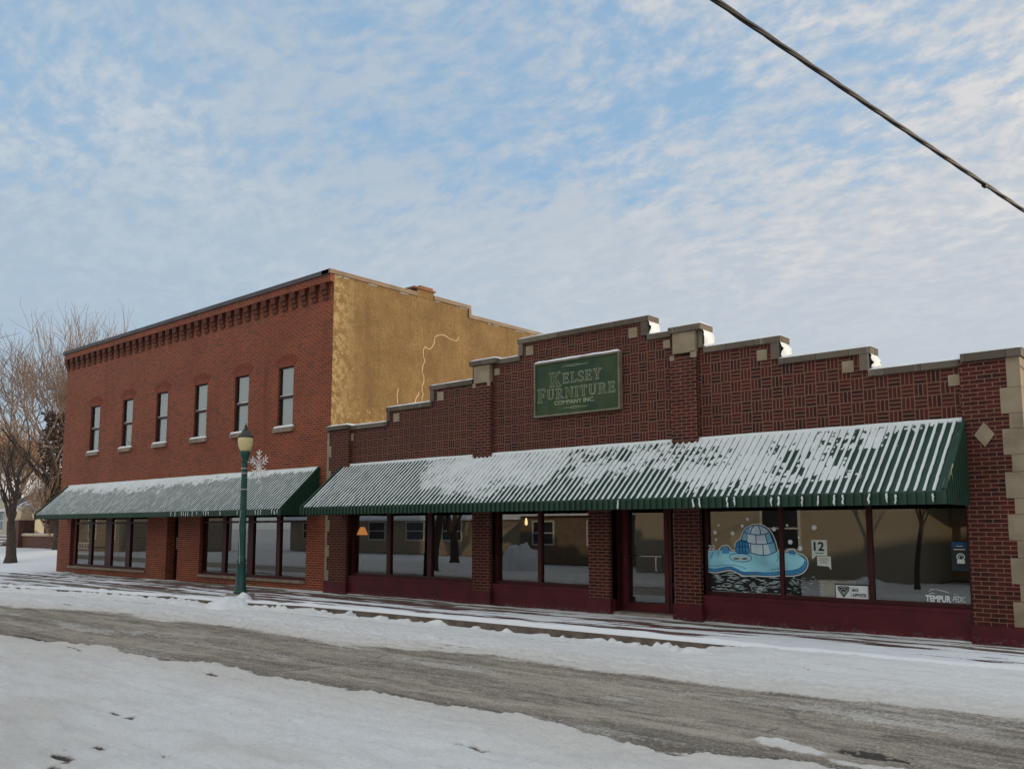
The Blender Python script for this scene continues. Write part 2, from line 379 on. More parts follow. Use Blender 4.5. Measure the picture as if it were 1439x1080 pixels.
def road():
    xs = np.concatenate([np.linspace(-70,-14,60)[:-1], np.linspace(-14,2,150)[:-1], np.linspace(2,20,640)[:-1], np.linspace(20,60,90)])
    s = np.concatenate([np.linspace(0,1.2,70)[:-1], np.linspace(1.2,6.5,150)[:-1], np.linspace(6.5,14,130)])
    X, S = np.meshgrid(xs, s); CY = curb_y(X); Y = CY-S
    lt = lane_top(X)+(fbm(X*.5,Y*2,1)-.5)*.75+(fbm(X*1.6,Y*7,24)-.5)*.45; lb = lane_bot(X)+(fbm(X*.9,Y*1.5,2)-.5)*.6+(fbm(X*5,Y*5,23)-.5)*.16
    inl = sstep(.42,-.30,Y-lt)*sstep(-.06,.10,Y-lb)         # 1 in the driven lane
    snow = 1-inl
    snow = np.maximum(snow, .40*sstep(.52,.70,fbm(X*.35,Y*3.2,19,5))*inl)
    dark = np.zeros_like(X)
    # tyre lines along the lane
    tr = np.zeros_like(X)
    for dy, wd, st in ((.12,.16,.6),(.42,.03,.5),(.75,.05,.45),(.98,.025,.5),(1.35,.26,.5),(1.62,.03,.5),(1.95,.05,.5),(2.2,.03,.5),(2.55,.26,.95)):
        yy = lt-dy*1.1; tr = np.maximum(tr, st*np.exp(-((Y-yy)/wd)**2)*(.35+.65*vn(X*.7,Y*3,11)))
    tr = np.maximum(tr, .95*np.exp(-((Y-lb-.16)/.2)**2)*(.5+.5*vn(X*.5,Y*2,12)))
    # wind-cleared slits in the packed snow: x, y, half length, half width
    for (a, b, l, h) in ((8.5,-9.0,.12,.03),(9.5,-8.9,.38,.05),(10.1,-8.87,.16,.035),(11.0,-10.85,.35,.05),(12.15,-11.55,.12,.03),(12.25,-11.9,.2,.05),(12.6,-12.1,.16,.05),(12.05,-11.75,.05,.02),(12.35,-11.7,.06,.02),(12.45,-11.95,.05,.02),
        (5.4,-8.97,.35,.05),(3.4,-8.85,.9,.05),(9.55,-5.08,.35,.04),(9.75,-4.75,.4,.022),(11.7,-4.9,.6,.022),(12.65,-4.92,.2,.025),(14.64,-9.42,.26,.035),(13.78,-9.45,.07,.025),
        (16.0,-8.45,.14,.05),(16.35,-4.98,.32,.025),(17.7,-4.98,.3,.035),(14.63,-4.94,.1,.03),(14.3,-5.0,.1,.02),(8.9,-5.5,.3,.03),(-3,-5.6,.6,.05),(1.5,-5.2,.4,.03),
        (16.75,-7.95,.35,.035),(12.9,-11.3,.12,.02),(13.4,-10.4,.09,.02)):
        yc = b+(vn(X*4,X*0,5)-.5)*h*1.6-(X-a)*.02
        g = np.exp(-((X-a)/l)**4-((Y-yc)/h)**2*(.7+1.2*vn(X*9,Y*9,4)))*(.55+.75*vn(X*24,Y*34,44))
        dark = np.maximum(dark, g); snow = np.minimum(snow, 1-1.25*g)
    # rough bare patch by the lower right, and the snow island beside it
    g = np.exp(-((X-17.28)/.42)**2-((Y+7.3)/.16)**2); pit = g
    dark = np.maximum(dark, sstep(.35,.8,g*(.35+1.1*vn(X*22,Y*22,8)))*.9)
    isl = np.exp(-((X-16.62)/.40)**2-((Y+7.55)/.13)**2)+.7*np.exp(-((X-17.5)/.8)**2-((Y+7.75)/.16)**2)
    snow = np.maximum(snow, sstep(.35,.7,isl+.25*(vn(X*8,Y*8,3)-.5)))
    # frost film lying in the lane
    frost = fbm(X*.45,Y*5,14)*.55+fbm(X*6,Y*14,15)*.45
    # transverse cracks
    for (xa, ya, xb, yb) in ((9.72,-8.3,9.95,-7.1),(9.95,-7.1,9.7,-6.2),(15.85,-5.85,16.3,-6.5),(16.3,-6.5,16.2,-7.3),(16.3,-6.5,18.5,-6.6),(5.0,-7.3,9.9,-7.25),(10,-7.0,15.5,-7.15)):
        tt = np.clip(((X-xa)*(xb-xa)+(Y-ya)*(yb-ya))/((xb-xa)**2+(yb-ya)**2), 0, 1)
        wob = (fbm(X*3,Y*3,9)-.5)*.22
        d = np.hypot(X-xa-(xb-xa)*tt+wob*(abs(yb-ya) > .5), Y-ya-(yb-ya)*tt+wob*(abs(yb-ya) <= .5))
        tr = np.maximum(tr, .9*np.exp(-(d/.035)**2)*(vn(X*4,Y*4,6) > .3))
    # snow banked along the kerb: deeper to the right where it ramps up, broken elsewhere
    bank = np.interp(X, [-70,-8,2,3.2,5,8,11.6,12.9,14,17,60], [.7,.72,.60,.42,.34,.16,.10,.34,1.0,1.05,1.0])
    bank = bank+(fbm(X*2.2,Y*1.5,21,5)-.5)*.9*np.interp(X,[-70,12.5,14,60],[1,1,.25,.25])+(np.maximum(vn(X*9+fbm(X*2,Y,27)*6,Y*6,22)-.50,0)*2.6*fbm(X*1.3,Y*0,28)-.12)*np.interp(X,[-70,13,14,60],[1,1,.3,.3])
    bw = np.interp(X, [-70,0,12,13.5,60], [.42,.35,.28,.75,.8])
    bh = np.clip(bank,0,1.03)*.15*np.exp(-(S/bw)**2)
    # a faint second line in front of the kerb, where the gutter joint shows
    gut = np.exp(-((S-np.interp(X,[-70,3,12,60],[.55,.5,.45,.5]))/.03)**2)*sstep(.40,.62,fbm(X*.7,X*0+3,31))*(X < 11.2)
    snow = np.where(S < 2.6, np.maximum(snow-.75*gut*(S > .25), -.2), snow)
    Z = -.15+.018*np.clip(snow,0,1)+(fbm(X*1.1,Y*1.6,7)-.5)*.05*np.clip(snow,0,1)+(fbm(X*7,Y*7,8)-.5)*.012*np.clip(snow,0,1)+bh-.022*dark-.02*pit*vn(X*15,Y*15,2)
    ruts = np.sin((Y-lt)*9+fbm(X*.3,Y*.5,41)*5)*.006*np.clip(snow,0,1)*sstep(-9,-9.5,Y)
    Z = Z+ruts
    Z = Z+((fbm(X*2.2,Y*5,45,4)-.5)*.06+(np.abs(fbm(X*5,Y*9,46,3)-.5))*.10+(fbm(X*13,Y*16,47,3)-.5)*.035)*np.clip(snow,0,1)*sstep(.8,1.6,S)
    # grey specks and dirt on the packed snow
    dirt = sstep(1.5,.1,np.minimum(np.abs(Y-lt),np.abs(Y-lb)))*.8*(S > .9)
    dirt = np.maximum(dirt, .55*sstep(.5,.72,fbm(X*.6,Y*1.4,51))*(Y < lb))
    sp = sstep(.92,.97,vn(X*15,Y*22,61)*.6+fbm(X*.8,Y*1.1,62)*.55)
    dark = np.maximum(dark, .55*sp*(snow > .5)*(S > .5))
    P = np.stack([X,Y,Z],-1)
    t = NT('snowy road', .85)
    a = t.attr('snow'); dk = t.attr('dark'); dr = t.attr('dirt'); trk = t.attr('track'); frs = t.attr('frost')
    fine = t.noise(scale=26., detail=6, rough=.7); st = t.noise(scale=3., detail=6, rough=.65, sc=(.35, 2.2, 1)); gr = t.noise(scale=48., detail=4, rough=.75)
    sn = t.ss(.22, .80, t.m('ADD', a, t.m('ADD', t.m('MULTIPLY', t.m('SUBTRACT', fine, .5), .7), t.m('MULTIPLY', t.m('SUBTRACT', st, .5), .7))))
    film = t.ss(.36, .66, t.m('ADD', t.m('MULTIPLY', frs, .45), t.m('ADD', t.m('MULTIPLY', st, .35), t.m('MULTIPLY', fine, .25))))
    asp = t.mix(film, (.20,.165,.132), (.56,.485,.40))
    asp = t.mix(t.m('MULTIPLY', trk, t.m('ADD', .35, t.m('MULTIPLY', fine, .8)), clamp=True), asp, (.088,.074,.062))
    asp = t.mix(t.m('MULTIPLY', t.ss(.50, .62, gr), .62), asp, (.10,.088,.075))
    asp = t.mix(t.m('MULTIPLY', t.ss(.53, .63, fine), .65), asp, (.62,.555,.475))
    snc = t.mix(dr, (.87,.865,.86), (.74,.69,.63))
    snc = t.mix(t.m('MULTIPLY', t.ss(.42, .72, st), .42), snc, (.61,.585,.555)); snc = t.mix(t.m('MULTIPLY', t.ss(.52, .66, gr), .45), snc, (.52,.50,.48)); snc = t.mix(t.m('MULTIPLY', t.ss(.60, .70, t.noise(scale=9., detail=6, rough=.7, sc=(.6, 1.4, 1))), .40), snc, (.58,.55,.515))
    c = t.mix(sn, asp, snc); dk2 = t.ss(.34, .62, t.m('ADD', dk, t.m('MULTIPLY', t.m('SUBTRACT', fine, .5), .7))); c = t.mix(t.m('MULTIPLY', dk2, .9), c, (.045,.038,.034))
    t.col(c)
    t.bump(t.m('ADD', t.m('MULTIPLY', fine, 1.), t.m('ADD', t.m('MULTIPLY', gr, .6), t.m('MULTIPLY', t.noise(scale=7., detail=5), 1.6))), .7, .035)
    o = mesh_np('road', P, gridF(len(s), len(xs)), t.mat, attrs=dict(snow=snow, dark=dark, dirt=dirt, track=tr, frost=frost))
    tag(o, kind='structure')
road()

def walk():
    xs = np.concatenate([np.linspace(-70,-20,40)[:-1], np.linspace(-20,0,330)[:-1], np.linspace(0,19,560)[:-1], np.linspace(19,60,60)])
    v = np.linspace(0,1,96); X, V = np.meshgrid(xs, v); CY = curb_y(X)+.004; Y = CY*(1-V)+.02*V
    d = -Y; e = Y-CY                                                     # distance from the wall, from the kerb edge
    st = fbm(X*.33,Y*5.4,71,5)*.62+fbm(X*1.3,Y*13,72,4)*.38               # long drifted streaks
    lev = np.interp(X, [-70,-20,-17,-8,0,4,9,12.2,13.4,16,17,60], [.95,.9,.46,.42,.40,.40,.38,.42,.56,.53,.48,.7])
    snow = (st-.5)*6.0+(lev-.35)*2.4
    snow = snow+1.35*np.exp(-(e/.45)**2)*np.interp(X,[-70,0,3,60],[.7,.6,.95,1.])       # blown against the kerb edge
    snow = snow+.30*np.exp(-((d-1.45)/.2)**2)+.25*np.exp(-((d-.72)/.1)**2)-.3*np.exp(-((d-1.1)/.22)**2)*(X > 2.5)-.35*np.exp(-((d-.38)/.25)**2)*(X > 2.5)
    snow = snow+.8*np.exp(-(d/.10)**2)*(vn(X*.5,X*0,75)-.25)                            # thin white line at the wall foot
    for (a, b, l, h, k) in ((14.3,-1.0,.7,.10,1.1),(15.6,-1.25,.55,.13,1.5),(16.9,-.85,.9,.12,1.0),(12.9,-.95,.5,.1,1.),(17.6,-1.2,1.2,.1,.8)):
        snow = snow-k*np.exp(-((X-a)/l)**2-((Y-b)/h)**2)
    clump = (fbm(X*3.5,Y*3.5,73,4)-.5)
    depth = np.clip(snow,0,1.3)
    Z = .0+.016*depth+.05*np.exp(-(e/.3)**2)*np.clip(depth-.2,0,1)*(.5+vn(X*2.5,Y*3,74))+clump*.015*np.clip(depth,0,1)
    Z = np.where(V < .001, -.006, Z)
    t = NT('snowy brick sidewalk', .85); x, y, z = t.xyz(); a = t.attr('snow'); dw = t.attr('wall')
    fine = t.noise(scale=24., detail=6, rough=.68); strk = t.noise(scale=6., detail=5, sc=(.3, 2.6, 1))
    sn = t.ss(.02, .40, t.m('ADD', a, t.m('ADD', t.m('MULTIPLY', t.m('SUBTRACT', fine, .5), .9), t.m('MULTIPLY', t.m('SUBTRACT', strk, .5), .9))))
    br = t.n('TexBrick'); t.t.links.new(t.vec(x, y), br.inputs['Vector']); br.inputs['Scale'].default_value = 1
    br.inputs['Brick Width'].default_value = .2; br.inputs['Row Height'].default_value = .1; br.inputs['Mortar Size'].default_value = .006
    t.put(br.inputs['Color1'], (.13,.045,.035)); t.put(br.inputs['Color2'], (.095,.034,.03)); t.put(br.inputs['Mortar'], (.10,.07,.06))
    con = t.mix(fine, (.13,.105,.08), (.21,.17,.125))
    base = t.mix(t.m('GREATER_THAN', dw, .78), con, br.outputs['Color'])
    base = t.mix(t.m('GREATER_THAN', dw, 2.45), base, con)
    base = t.mix(t.m('MULTIPLY', t.ss(.4, .7, strk), .45), base, (.30,.27,.25))
    t.col(t.mix(sn, base, t.mix(fine, (.76,.78,.81), (.84,.85,.87))))
    t.bump(t.m('ADD', fine, t.m('MULTIPLY', sn, .8)), .5, .02)
    o = mesh_np('sidewalk', np.stack([X,Y,Z],-1), gridF(len(v), len(xs)), t.mat, attrs=dict(snow=snow, wall=np.where(X > -18.2, d, 9)))
    tag(o, kind='structure')
    # the kerb: its face is the step from sidewalk to road
    m = MB(); kx = [-70,-40,-20,-12,-9,-6,-2.5,.3,3,6,9,12,14,20,60]
    for a, b in zip(kx[:-1], kx[1:]):
        ya, yb = float(curb_y(a)), float(curb_y(b))
        m.add([(a,ya,-.3),(b,yb,-.3),(b,yb,-.008),(a,ya,-.008),(a,ya+.16,-.3),(b,yb+.16,-.3),(b,yb+.16,-.008),(a,ya+.16,-.008)], [(0,1,2,3),(3,2,6,7)])
    tag(m.build('kerb', plain('damp kerb stone', (.135,.105,.085), .8, .35, 4., bump=.4)), kind='structure')
walk()

def lawn():
    xs = np.linspace(-75,-17.95,200); ys = np.linspace(-.02,26,100); X, Y = np.meshgrid(xs, ys)
    Z = .0+.5*sstep(0,8,Y)+(fbm(X*.35,Y*.35,81)-.5)*.22*sstep(0,1.5,Y)+(fbm(X*2.5,Y*2.5,82)-.5)*.07*sstep(0,.4,Y)
    for k in range(26):
        a, b = random.uniform(-34,-19), random.uniform(1.2,2.6); Z -= .06*np.exp(-((X-a)/.25)**2-((Y-b)/.18)**2)
    tag(mesh_np('lawn', np.stack([X,Y,Z],-1), gridF(100,200), M['snow']), kind='structure')
lawn()
#PART3
# ================================================================== awning (a part of a building)
RIB = .132
def awning(parent, x0, x1, dep, ztop, zval, zbot, amount, ribsnow, seed, hr=.020):
    L = math.hypot(dep, ztop-zval); sl = np.array([0, -dep/L, (zval-ztop)/L]); nr = np.array([0, (zval-ztop)/L, dep/L]); nr = -nr if nr[2] < 0 else nr
    n = int(round((x1-x0)/RIB)); rb = (x1-x0)/n
    px = []
    for k in range(n):
        a = x0+k*rb; px += [(a,0),(a+rb*.58,0),(a+rb*.63,hr),(a+rb*.95,hr)]
    px.append((x1,0)); px = np.array(px); N = len(px)
    def row(s, up): p = np.array([0, 0, ztop])+sl*s; return np.stack([px[:,0], p[1]+up[1]*px[:,1], p[2]+up[2]*px[:,1]], -1)
    o = np.array([0,-1.,0])
    rows = [row(0, nr), row(L*.5, nr), row(L, nr+o*.3)]
    bot = row(L, o*1.9); bot[:,2] = zbot; lip = row(L, o*1.9); lip[:,2] -= .012; rows.append(lip); rows.append(bot)
    inn = bot.copy(); inn[:,1] = -dep+.02; rows.append(inn)
    V = np.concatenate(rows); aw = mesh_np('awning', V, gridF(len(rows), N), M['green'], parent, smooth=False)
    for xe, sg in ((x0, -1), (x1, 1)):                                    # closed triangular ends with upright ribs
        m = MB(); m.add([(xe,0,zbot),(xe,-dep,zbot),(xe,-dep,zval),(xe,0,ztop)], [(0,1,2,3)])
        k = 0
        while k*.12 < dep-.05:
            y = -k*.12-.03; h = ztop+(zval-ztop)*((-y)/dep)-.01
            m.box(min(xe,xe+sg*.022), max(xe,xe+sg*.022), y-.055, y, zbot+.002, max(h-.06, zbot+.05)); k += 1
        a = np.array([xe-.012,0,ztop]); 
        t0 = a+nr*.034; b0 = a+sl*L+nr*.034                               # rolled edge trim
        m.tube([t0, b0], .032, 8); m.tube([b0, (xe-.012,-dep-.02,zbot)], .03, 8)
        m.build('end_panel', M['green'], aw)
    # snow on the ribs and drifted over the pans, one body of snow
    rng = np.random.RandomState(seed); m = MB()
    for k in range(n):
        xc = x0+k*rb+rb*.79; q = 22; s = np.linspace(0, L, q)
        keep = ribsnow((xc-x0)/(x1-x0), s/L, k)
        wd = rb*(.165+.03*vn(s*6, k*7.3, seed))*np.where(keep > .5, 1, .02); hh = (.45+.45*vn(s*7, k*3.1, seed+1))*hr*np.where(keep > .5, 1, -.5)
        base = np.array([0,0,ztop])[None]+sl[None]*s[:,None]
        pts = []
        for dx, up in ((-1,-.004),(-.75,.75),(.75,.85),(1,-.004)):
            p = base+nr[None]*(hr+np.where(up > 0, hh*up, up))[:,None] if not np.isscalar(up) or up > 0 else base+nr[None]*(hr-.004)
            p = p.copy(); p[:,0] = xc+dx*wd+(vn(s*9,k*1.7,seed+3)-.5)*.005; pts.append(p)
        P = np.stack(pts, 1).reshape(-1, 3)
        m.add(P, [(i*4+j, i*4+j+1, (i+1)*4+j+1, (i+1)*4+j) for i in range(q-1) for j in range(3)])
        if rng.rand() < .35 and (xc-x0)/(x1-x0) > .6 and n > 100:           # bits caught on the valance
            z0 = zbot+rng.uniform(.0,.04); z1 = zval-rng.uniform(.0,.03)
            y = -dep-hr*1.9-.003
            pts = [(xc+rng.uniform(-.012,.012), y, z0+(z1-z0)*i/5) for i in range(6)]
            m.tube(pts, [.006]+[rng.uniform(.008,.02) for i in range(4)]+[.012], 6)
    nx = int((x1-x0)/.022); ny = 84
    xs = np.linspace(x0+.01, x1-.01, nx); s = np.linspace(-.01, L, ny); X, S = np.meshgrid(xs, s)
    A = amount(X, S/L, (X-x0)/(x1-x0)); pk = np.floor((X-x0)/rb)
    A = A+(fbm(X*2.4,S*2.6,seed+5,3)-.5)*1.1+(vn(pk*3.7,S*9+pk*.37,seed+6)-.5)*.34+(fbm(X*16,S*14,seed+7,4)-.5)*.75+(vn(X*26,S*18,seed+9)-.5)*.2
    H = np.clip(A, -.6, 1)*.010
    H = H+.003*sstep(.1,.6,A)*fbm(X*9,S*9,seed+8)
    rp = ((X-x0)/rb) % 1; H = H+(hr*.8)*sstep(.05,.4,A)*np.exp(-((rp-.79)/.13)**2)
    H = np.where(S < .05, np.maximum(H, .03+.02*fbm(X*2,S*0,seed+2)), H)+.0012
    off = np.array([0,0,ztop])+sl*S[...,None]+nr*H[...,None]
    P = np.stack([X, off[...,1], off[...,2]], -1)
    F = gridF(ny, nx, keep=(H > .002)); b = len(m.v)
    fl = P.reshape(-1, 3); m.v += list(map(tuple, fl.tolist())); fb = (F+b).tolist(); m.f += [tuple(f) for f in fb]; m.m += [0]*len(fb)
    m.build('snow', M['frost'], aw, smooth=True)
    return aw
# ================================================================== the shop building (low, basket-weave brick front)
shop = thing('shop_building', 'long one storey dark red brick shop with stepped parapet and striped snowy green awning', 'shop', (0,0,0))
steps = [(.02,.87,4.56),(.87,2.47,4.53),(2.47,4.12,4.90),(4.12,5.60,5.30),(5.60,6.36,5.71),(6.36,7.05,5.68),(7.05,10.48,6.07),(10.48,11.09,5.67),(11.09,11.72,5.70),(11.72,13.28,5.24),(13.28,14.87,4.82),(14.87,16.38,4.42),(16.38,17.12,4.48)]
poly = [(.005,2.45),(17.12,2.45)]
for (a, b, z) in reversed(steps): poly += [(b, z-.1), (a if a > .03 else .005, z-.1)]
m = MB(); m.prism(poly, 0, .30); m.build('front_wall', M['basket'], shop)
m = MB(); m.box(17.04,17.13,.302,22,0,4.0); m.box(17.04,17.13,.302,22,4.0,4.25); m.box(-.02,17.04,21.7,22,0,4.2); m.build('side_wall', M['brick_shop'], shop)
box('roof', (.02,17.04,.302,21.7,3.7,3.8), M['roof'], shop)
m = MB(); m.snow(.02,17.04,.31,21.6,3.8,.10,step=.5); m.build('roof_snow', M['snow'], shop, True)
# piers
for (a, b, zt) in ((.04,.95,4.46),(5.63,6.20,5.14),(9.0,9.53,3.2),(11.05,11.62,5.12),(16.30,17.14,4.40)):
    m = MB(); m.box(a,b,-.10,(-.002 if zt > 3.3 else .16),.30 if b < 17 else .27,zt)
    p = m.build('pier', M['brick_shop'], shop)
    box('pier_base', (a-.03,b+.03,-.135,(.06 if zt < 3.3 else .02),-.01,.32 if b < 17 else .28), M['maroon'], p)
for (a, b) in ((.95,5.63),(6.20,9.0),(9.53,11.05),(11.62,16.30)):
    pass
# limestone: coping, risers, blocks, quoins
for i, (a, b, z) in enumerate(steps):
    big = i in (0,4,8,12); up = lambda j: steps[j][2] if 0 <= j < len(steps) else 0
    x0 = a-(.05 if up(i-1) < z-.02 else -.002); x1 = b+(.05 if up(i+1) < z-.02 else -.002)
    if i == 0: x0 = .012
    if i in (4,8,12): x0 = a-.04; 
    if i in (4,8): x1 = b+.04
    if i == 12: x1 = 17.19
    y0 = -.165 if big else -.055
    if i in (5,9): x0 = b*0+a+.042
    if i in (3,7,11): x1 = b-.042
    m = MB(); m.box(x0,x1,y0,.355,z-.125 if i == 12 else z-.11,z)
    c = m.build('coping', M['cap'], shop)
    m = MB(); m.snow(x0-.01,x1+.012,y0+.01,.36,z,(.055 if i < 8 else .085),seed=i,thin=.5); m.build('snow', M['snow'], c, True)
    if up(i-1) < z-.2 and i > 0:
        box('riser_stone', (a-.03,a+.09,-.045,.34,up(i-1)+.002,z-.112), M['cap'], shop)
    if up(i+1) < z-.2 and i < 12:
        rz = up(i+1)+.002
        s = box('riser_stone', (b-.14,b+.022,-.045,.34,rz,z-.112), M['cap'], shop)
        m = MB(); g = np.linspace(0,1,7)                                # wind-packed snow on the exposed cheek
        P = [(b+.024+.075*math.sin(PI*min(1,.15+u*.8))*(.5+.7*random.random()), -.035+.37*v_, rz+.03+(z-.11-rz-.02)*u) for u in g for v_ in g]
        m.add(P, [(j*7+k, j*7+k+1, (j+1)*7+k+1, (j+1)*7+k) for j in range(6) for k in range(6)]); m.build('snow', M['snow'], s, True)
for (x, z, sz, y) in ((.945,4.22,.2,-.02),(2.80,4.61,.22,-.02),(4.43,5.01,.22,-.02),(6.33,5.40,.16,-.02),(7.33,5.77,.21,-.02),(10.13,5.77,.21,-.02),(10.93,5.42,.16,-.02),(12.95,4.93,.2,-.02),(14.52,4.52,.2,-.02),(16.20,4.10,.18,-.02),(5.68,5.12,.1,-.115),(6.15,5.12,.1,-.115),(11.10,5.09,.1,-.115),(11.58,5.12,.13,-.115)):
    box('accent_stone', (x-sz/2,x+sz/2,y,.0 if y > -.05 else -.099,z-sz/2,z+sz/2), M['stone'], shop)
for (a, b) in ((5.65,6.18),(11.10,11.62)): box('pier_block', (a+.02,b,-.115,-.003,5.17,5.585), M['stone'], shop)
m = MB(); d = .19; m.prism([(16.61,3.19-d),(16.61+d*.76,3.19),(16.61,3.19+d),(16.61-d*.76,3.19)], -.118, -.098); m.build('diamond_stone', M['stone'], shop)
zq = [.285,.66,.92,1.31,1.57,1.96,2.20,2.60,2.86,3.26,3.49,3.89,4.355]
for i in range(12):
    xx = 16.87 if i % 2 == 1 else 16.97
    if i == 0: xx = 16.80
    if i == 11: xx = 16.97
    xx = 16.86 if i in (0,2,4,6,8,10) and i % 2 == 0 else xx
    box('quoin', (xx if i % 2 == 0 else 16.965,17.155,-.112,.30,zq[i]+.003,zq[i+1]-.003), M['stone'], shop)
zl = [.33,.62,.98,1.3,1.66,1.98,2.34,2.66,3.02,3.34,3.70,4.02,4.40]
for i in range(12): box('quoin', (.015,.20 if i % 2 == 0 else .11,-.112,-.08,zl[i]+.003,zl[i+1]-.003), M['stone'], shop)

def pane(parent, x0, x1, y, z0, z1): return box('pane', (x0,x1,y-.003,y+.003,z0,z1), M['glass'], parent)
def storefront(x0, x1, z0, z1, y, panes, mat, parent, transom=None, name='storefront_window'):
    """frame = everything that is not a pane"""
    m = MB(); xs = [x0]; 
    for a, b in panes: xs += [a, b]
    xs.append(x1)
    for i in range(0, len(xs), 2): m.box(xs[i], xs[i+1], y-.055, y+.055, z0, z1)
    zb = z0+.07; zt = z1-.1
    for a, b in panes:
        m.box(a, b, y-.055, y+.055, z0, zb); m.box(a, b, y-.055, y+.055, zt, z1)
        if transom: m.box(a, b, y-.05, y+.05, transom-.03, transom+.03)
    f = m.build(name, mat, parent)
    for a, b in panes:
        if transom: pane(f, a, b, y, zb, transom-.03); pane(f, a, b, y, transom+.03, zt)
        else: pane(f, a, b, y, zb, zt)
    return f
for (a, b, ps) in ((.96,5.63,((1.04,2.40),(2.54,3.93),(4.08,5.56))),(6.21,8.995,((6.29,7.49),(7.59,8.93))),(11.63,16.295,((11.67,13.12),(13.19,14.68),(14.76,16.235)))):
    storefront(a, b, .50, 2.45, .12, ps, M['frame'], shop)
    pn = boxes('base_panel', [(a,b,-.03,.30,-.01,.44),(a,b,-.045,.30,.44,.50)], M['maroon'], shop)
box('fascia', (.96,16.3,.03,.30,2.45,2.452), M['frame'], shop)
# recessed entry with a glazed door and two side lights
for q_ in ((9.42,9.53,.0,.36,-.01,2.45),(11.05,11.10,.0,.36,-.01,2.45)): box('entry_reveal', q_, M['frame'], shop)
boxes('entry_step', [(9.53,11.05,-.02,.45,-.01,.07)], M['concrete'], shop)
def shop_door():
    y = .33
    f = boxes('entry_frame', [(9.42,9.46,y-.05,y+.05,.07,2.45),(9.57,9.62,y-.05,y+.05,.07,2.45),(10.70,10.76,y-.05,y+.05,.07,2.45),(10.96,11.05,y-.05,y+.05,.07,2.45),(9.62,10.70,y-.05,y+.05,2.28,2.45),(9.46,9.57,y-.04,y+.04,.07,.13),(10.76,10.96,y-.04,y+.04,.07,.13),(9.46,9.57,y-.04,y+.04,.62,.66),(10.76,10.96,y-.04,y+.04,.62,.66)], M['frame'], shop)
    for a, b in ((9.46,9.57),(10.76,10.96)): pane(f, a, b, y, .13, .62); pane(f, a, b, y, .66, 2.45)
    d = boxes('door', [(9.625,9.72,y-.06,y+.03,.075,2.27),(10.60,10.695,y-.06,y+.03,.075,2.27),(9.72,10.60,y-.06,y+.03,.075,.25),(9.72,10.60,y-.06,y+.03,2.16,2.27)], M['maroon'], shop)
    pane(d, 9.72, 10.60, y, .25, 2.16)
    m = MB(); m.tube([(9.74,y-.09,1.19),(10.57,y-.09,1.19)], .013, 8); m.tube([(10.47,y-.12,1.19),(10.45,y-.13,1.15),(10.45,y-.13,.92),(10.50,y-.10,.88)], .014, 8); m.build('handle', M['doormat'], d, True)
    m = MB(); m.box(9.655,9.675,y-.065,y-.055,1.06,1.13); m.lathe([(.001,.0),(.018,.002),(.018,.012),(.001,.014)],0,0,10); o = m.build('lock', M['doormat'], d)
shop_door()
boxes('soffit', [(.96,16.3,.0,.30,2.452,2.47)], M['frame'], shop)
boxes('door_header', [(9.53,11.05,.0,.30,2.34,2.449)], M['frame'], shop)
# shop floor seen through the glass
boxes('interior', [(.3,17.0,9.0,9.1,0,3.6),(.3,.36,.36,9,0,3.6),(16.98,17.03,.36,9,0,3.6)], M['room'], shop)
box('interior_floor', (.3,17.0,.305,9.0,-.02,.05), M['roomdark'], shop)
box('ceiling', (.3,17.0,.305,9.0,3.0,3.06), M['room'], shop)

def amt_shop(X, s, u):
    lim = np.interp(X, [.6,2.5,3.6,4.6,5.6,7,8.5,9.8,11,12,13.2,14.2,15,15.5,16.0,16.4], [.05,.06,.18,.5,.66,.66,.62,.72,.42,.72,.80,.80,.74,.50,.12,.02])
    solid = np.interp(X, [.6,3.6,4.7,5.6,7.2,8.2,9.5,11,11.7,12.7,13.6,15,15.6,16.2], [-.6,-.4,.55,.70,.60,.22,.10,-.05,.30,.36,.10,.02,-.25,-.7])
    return -.13+solid*.8+.25*(1-s/np.maximum(lim,.05))-2.6*np.clip(s-lim,0,1)
def rib_shop(u, s, k):
    x = .68+u*(16.32-.68); r = np.ones_like(s)
    if x > 16.2: r = (s > .02)*1.
    return r
awning(shop, .68, 16.34, 1.36, 3.46, 2.28, 2.10, amt_shop, rib_shop, 3)

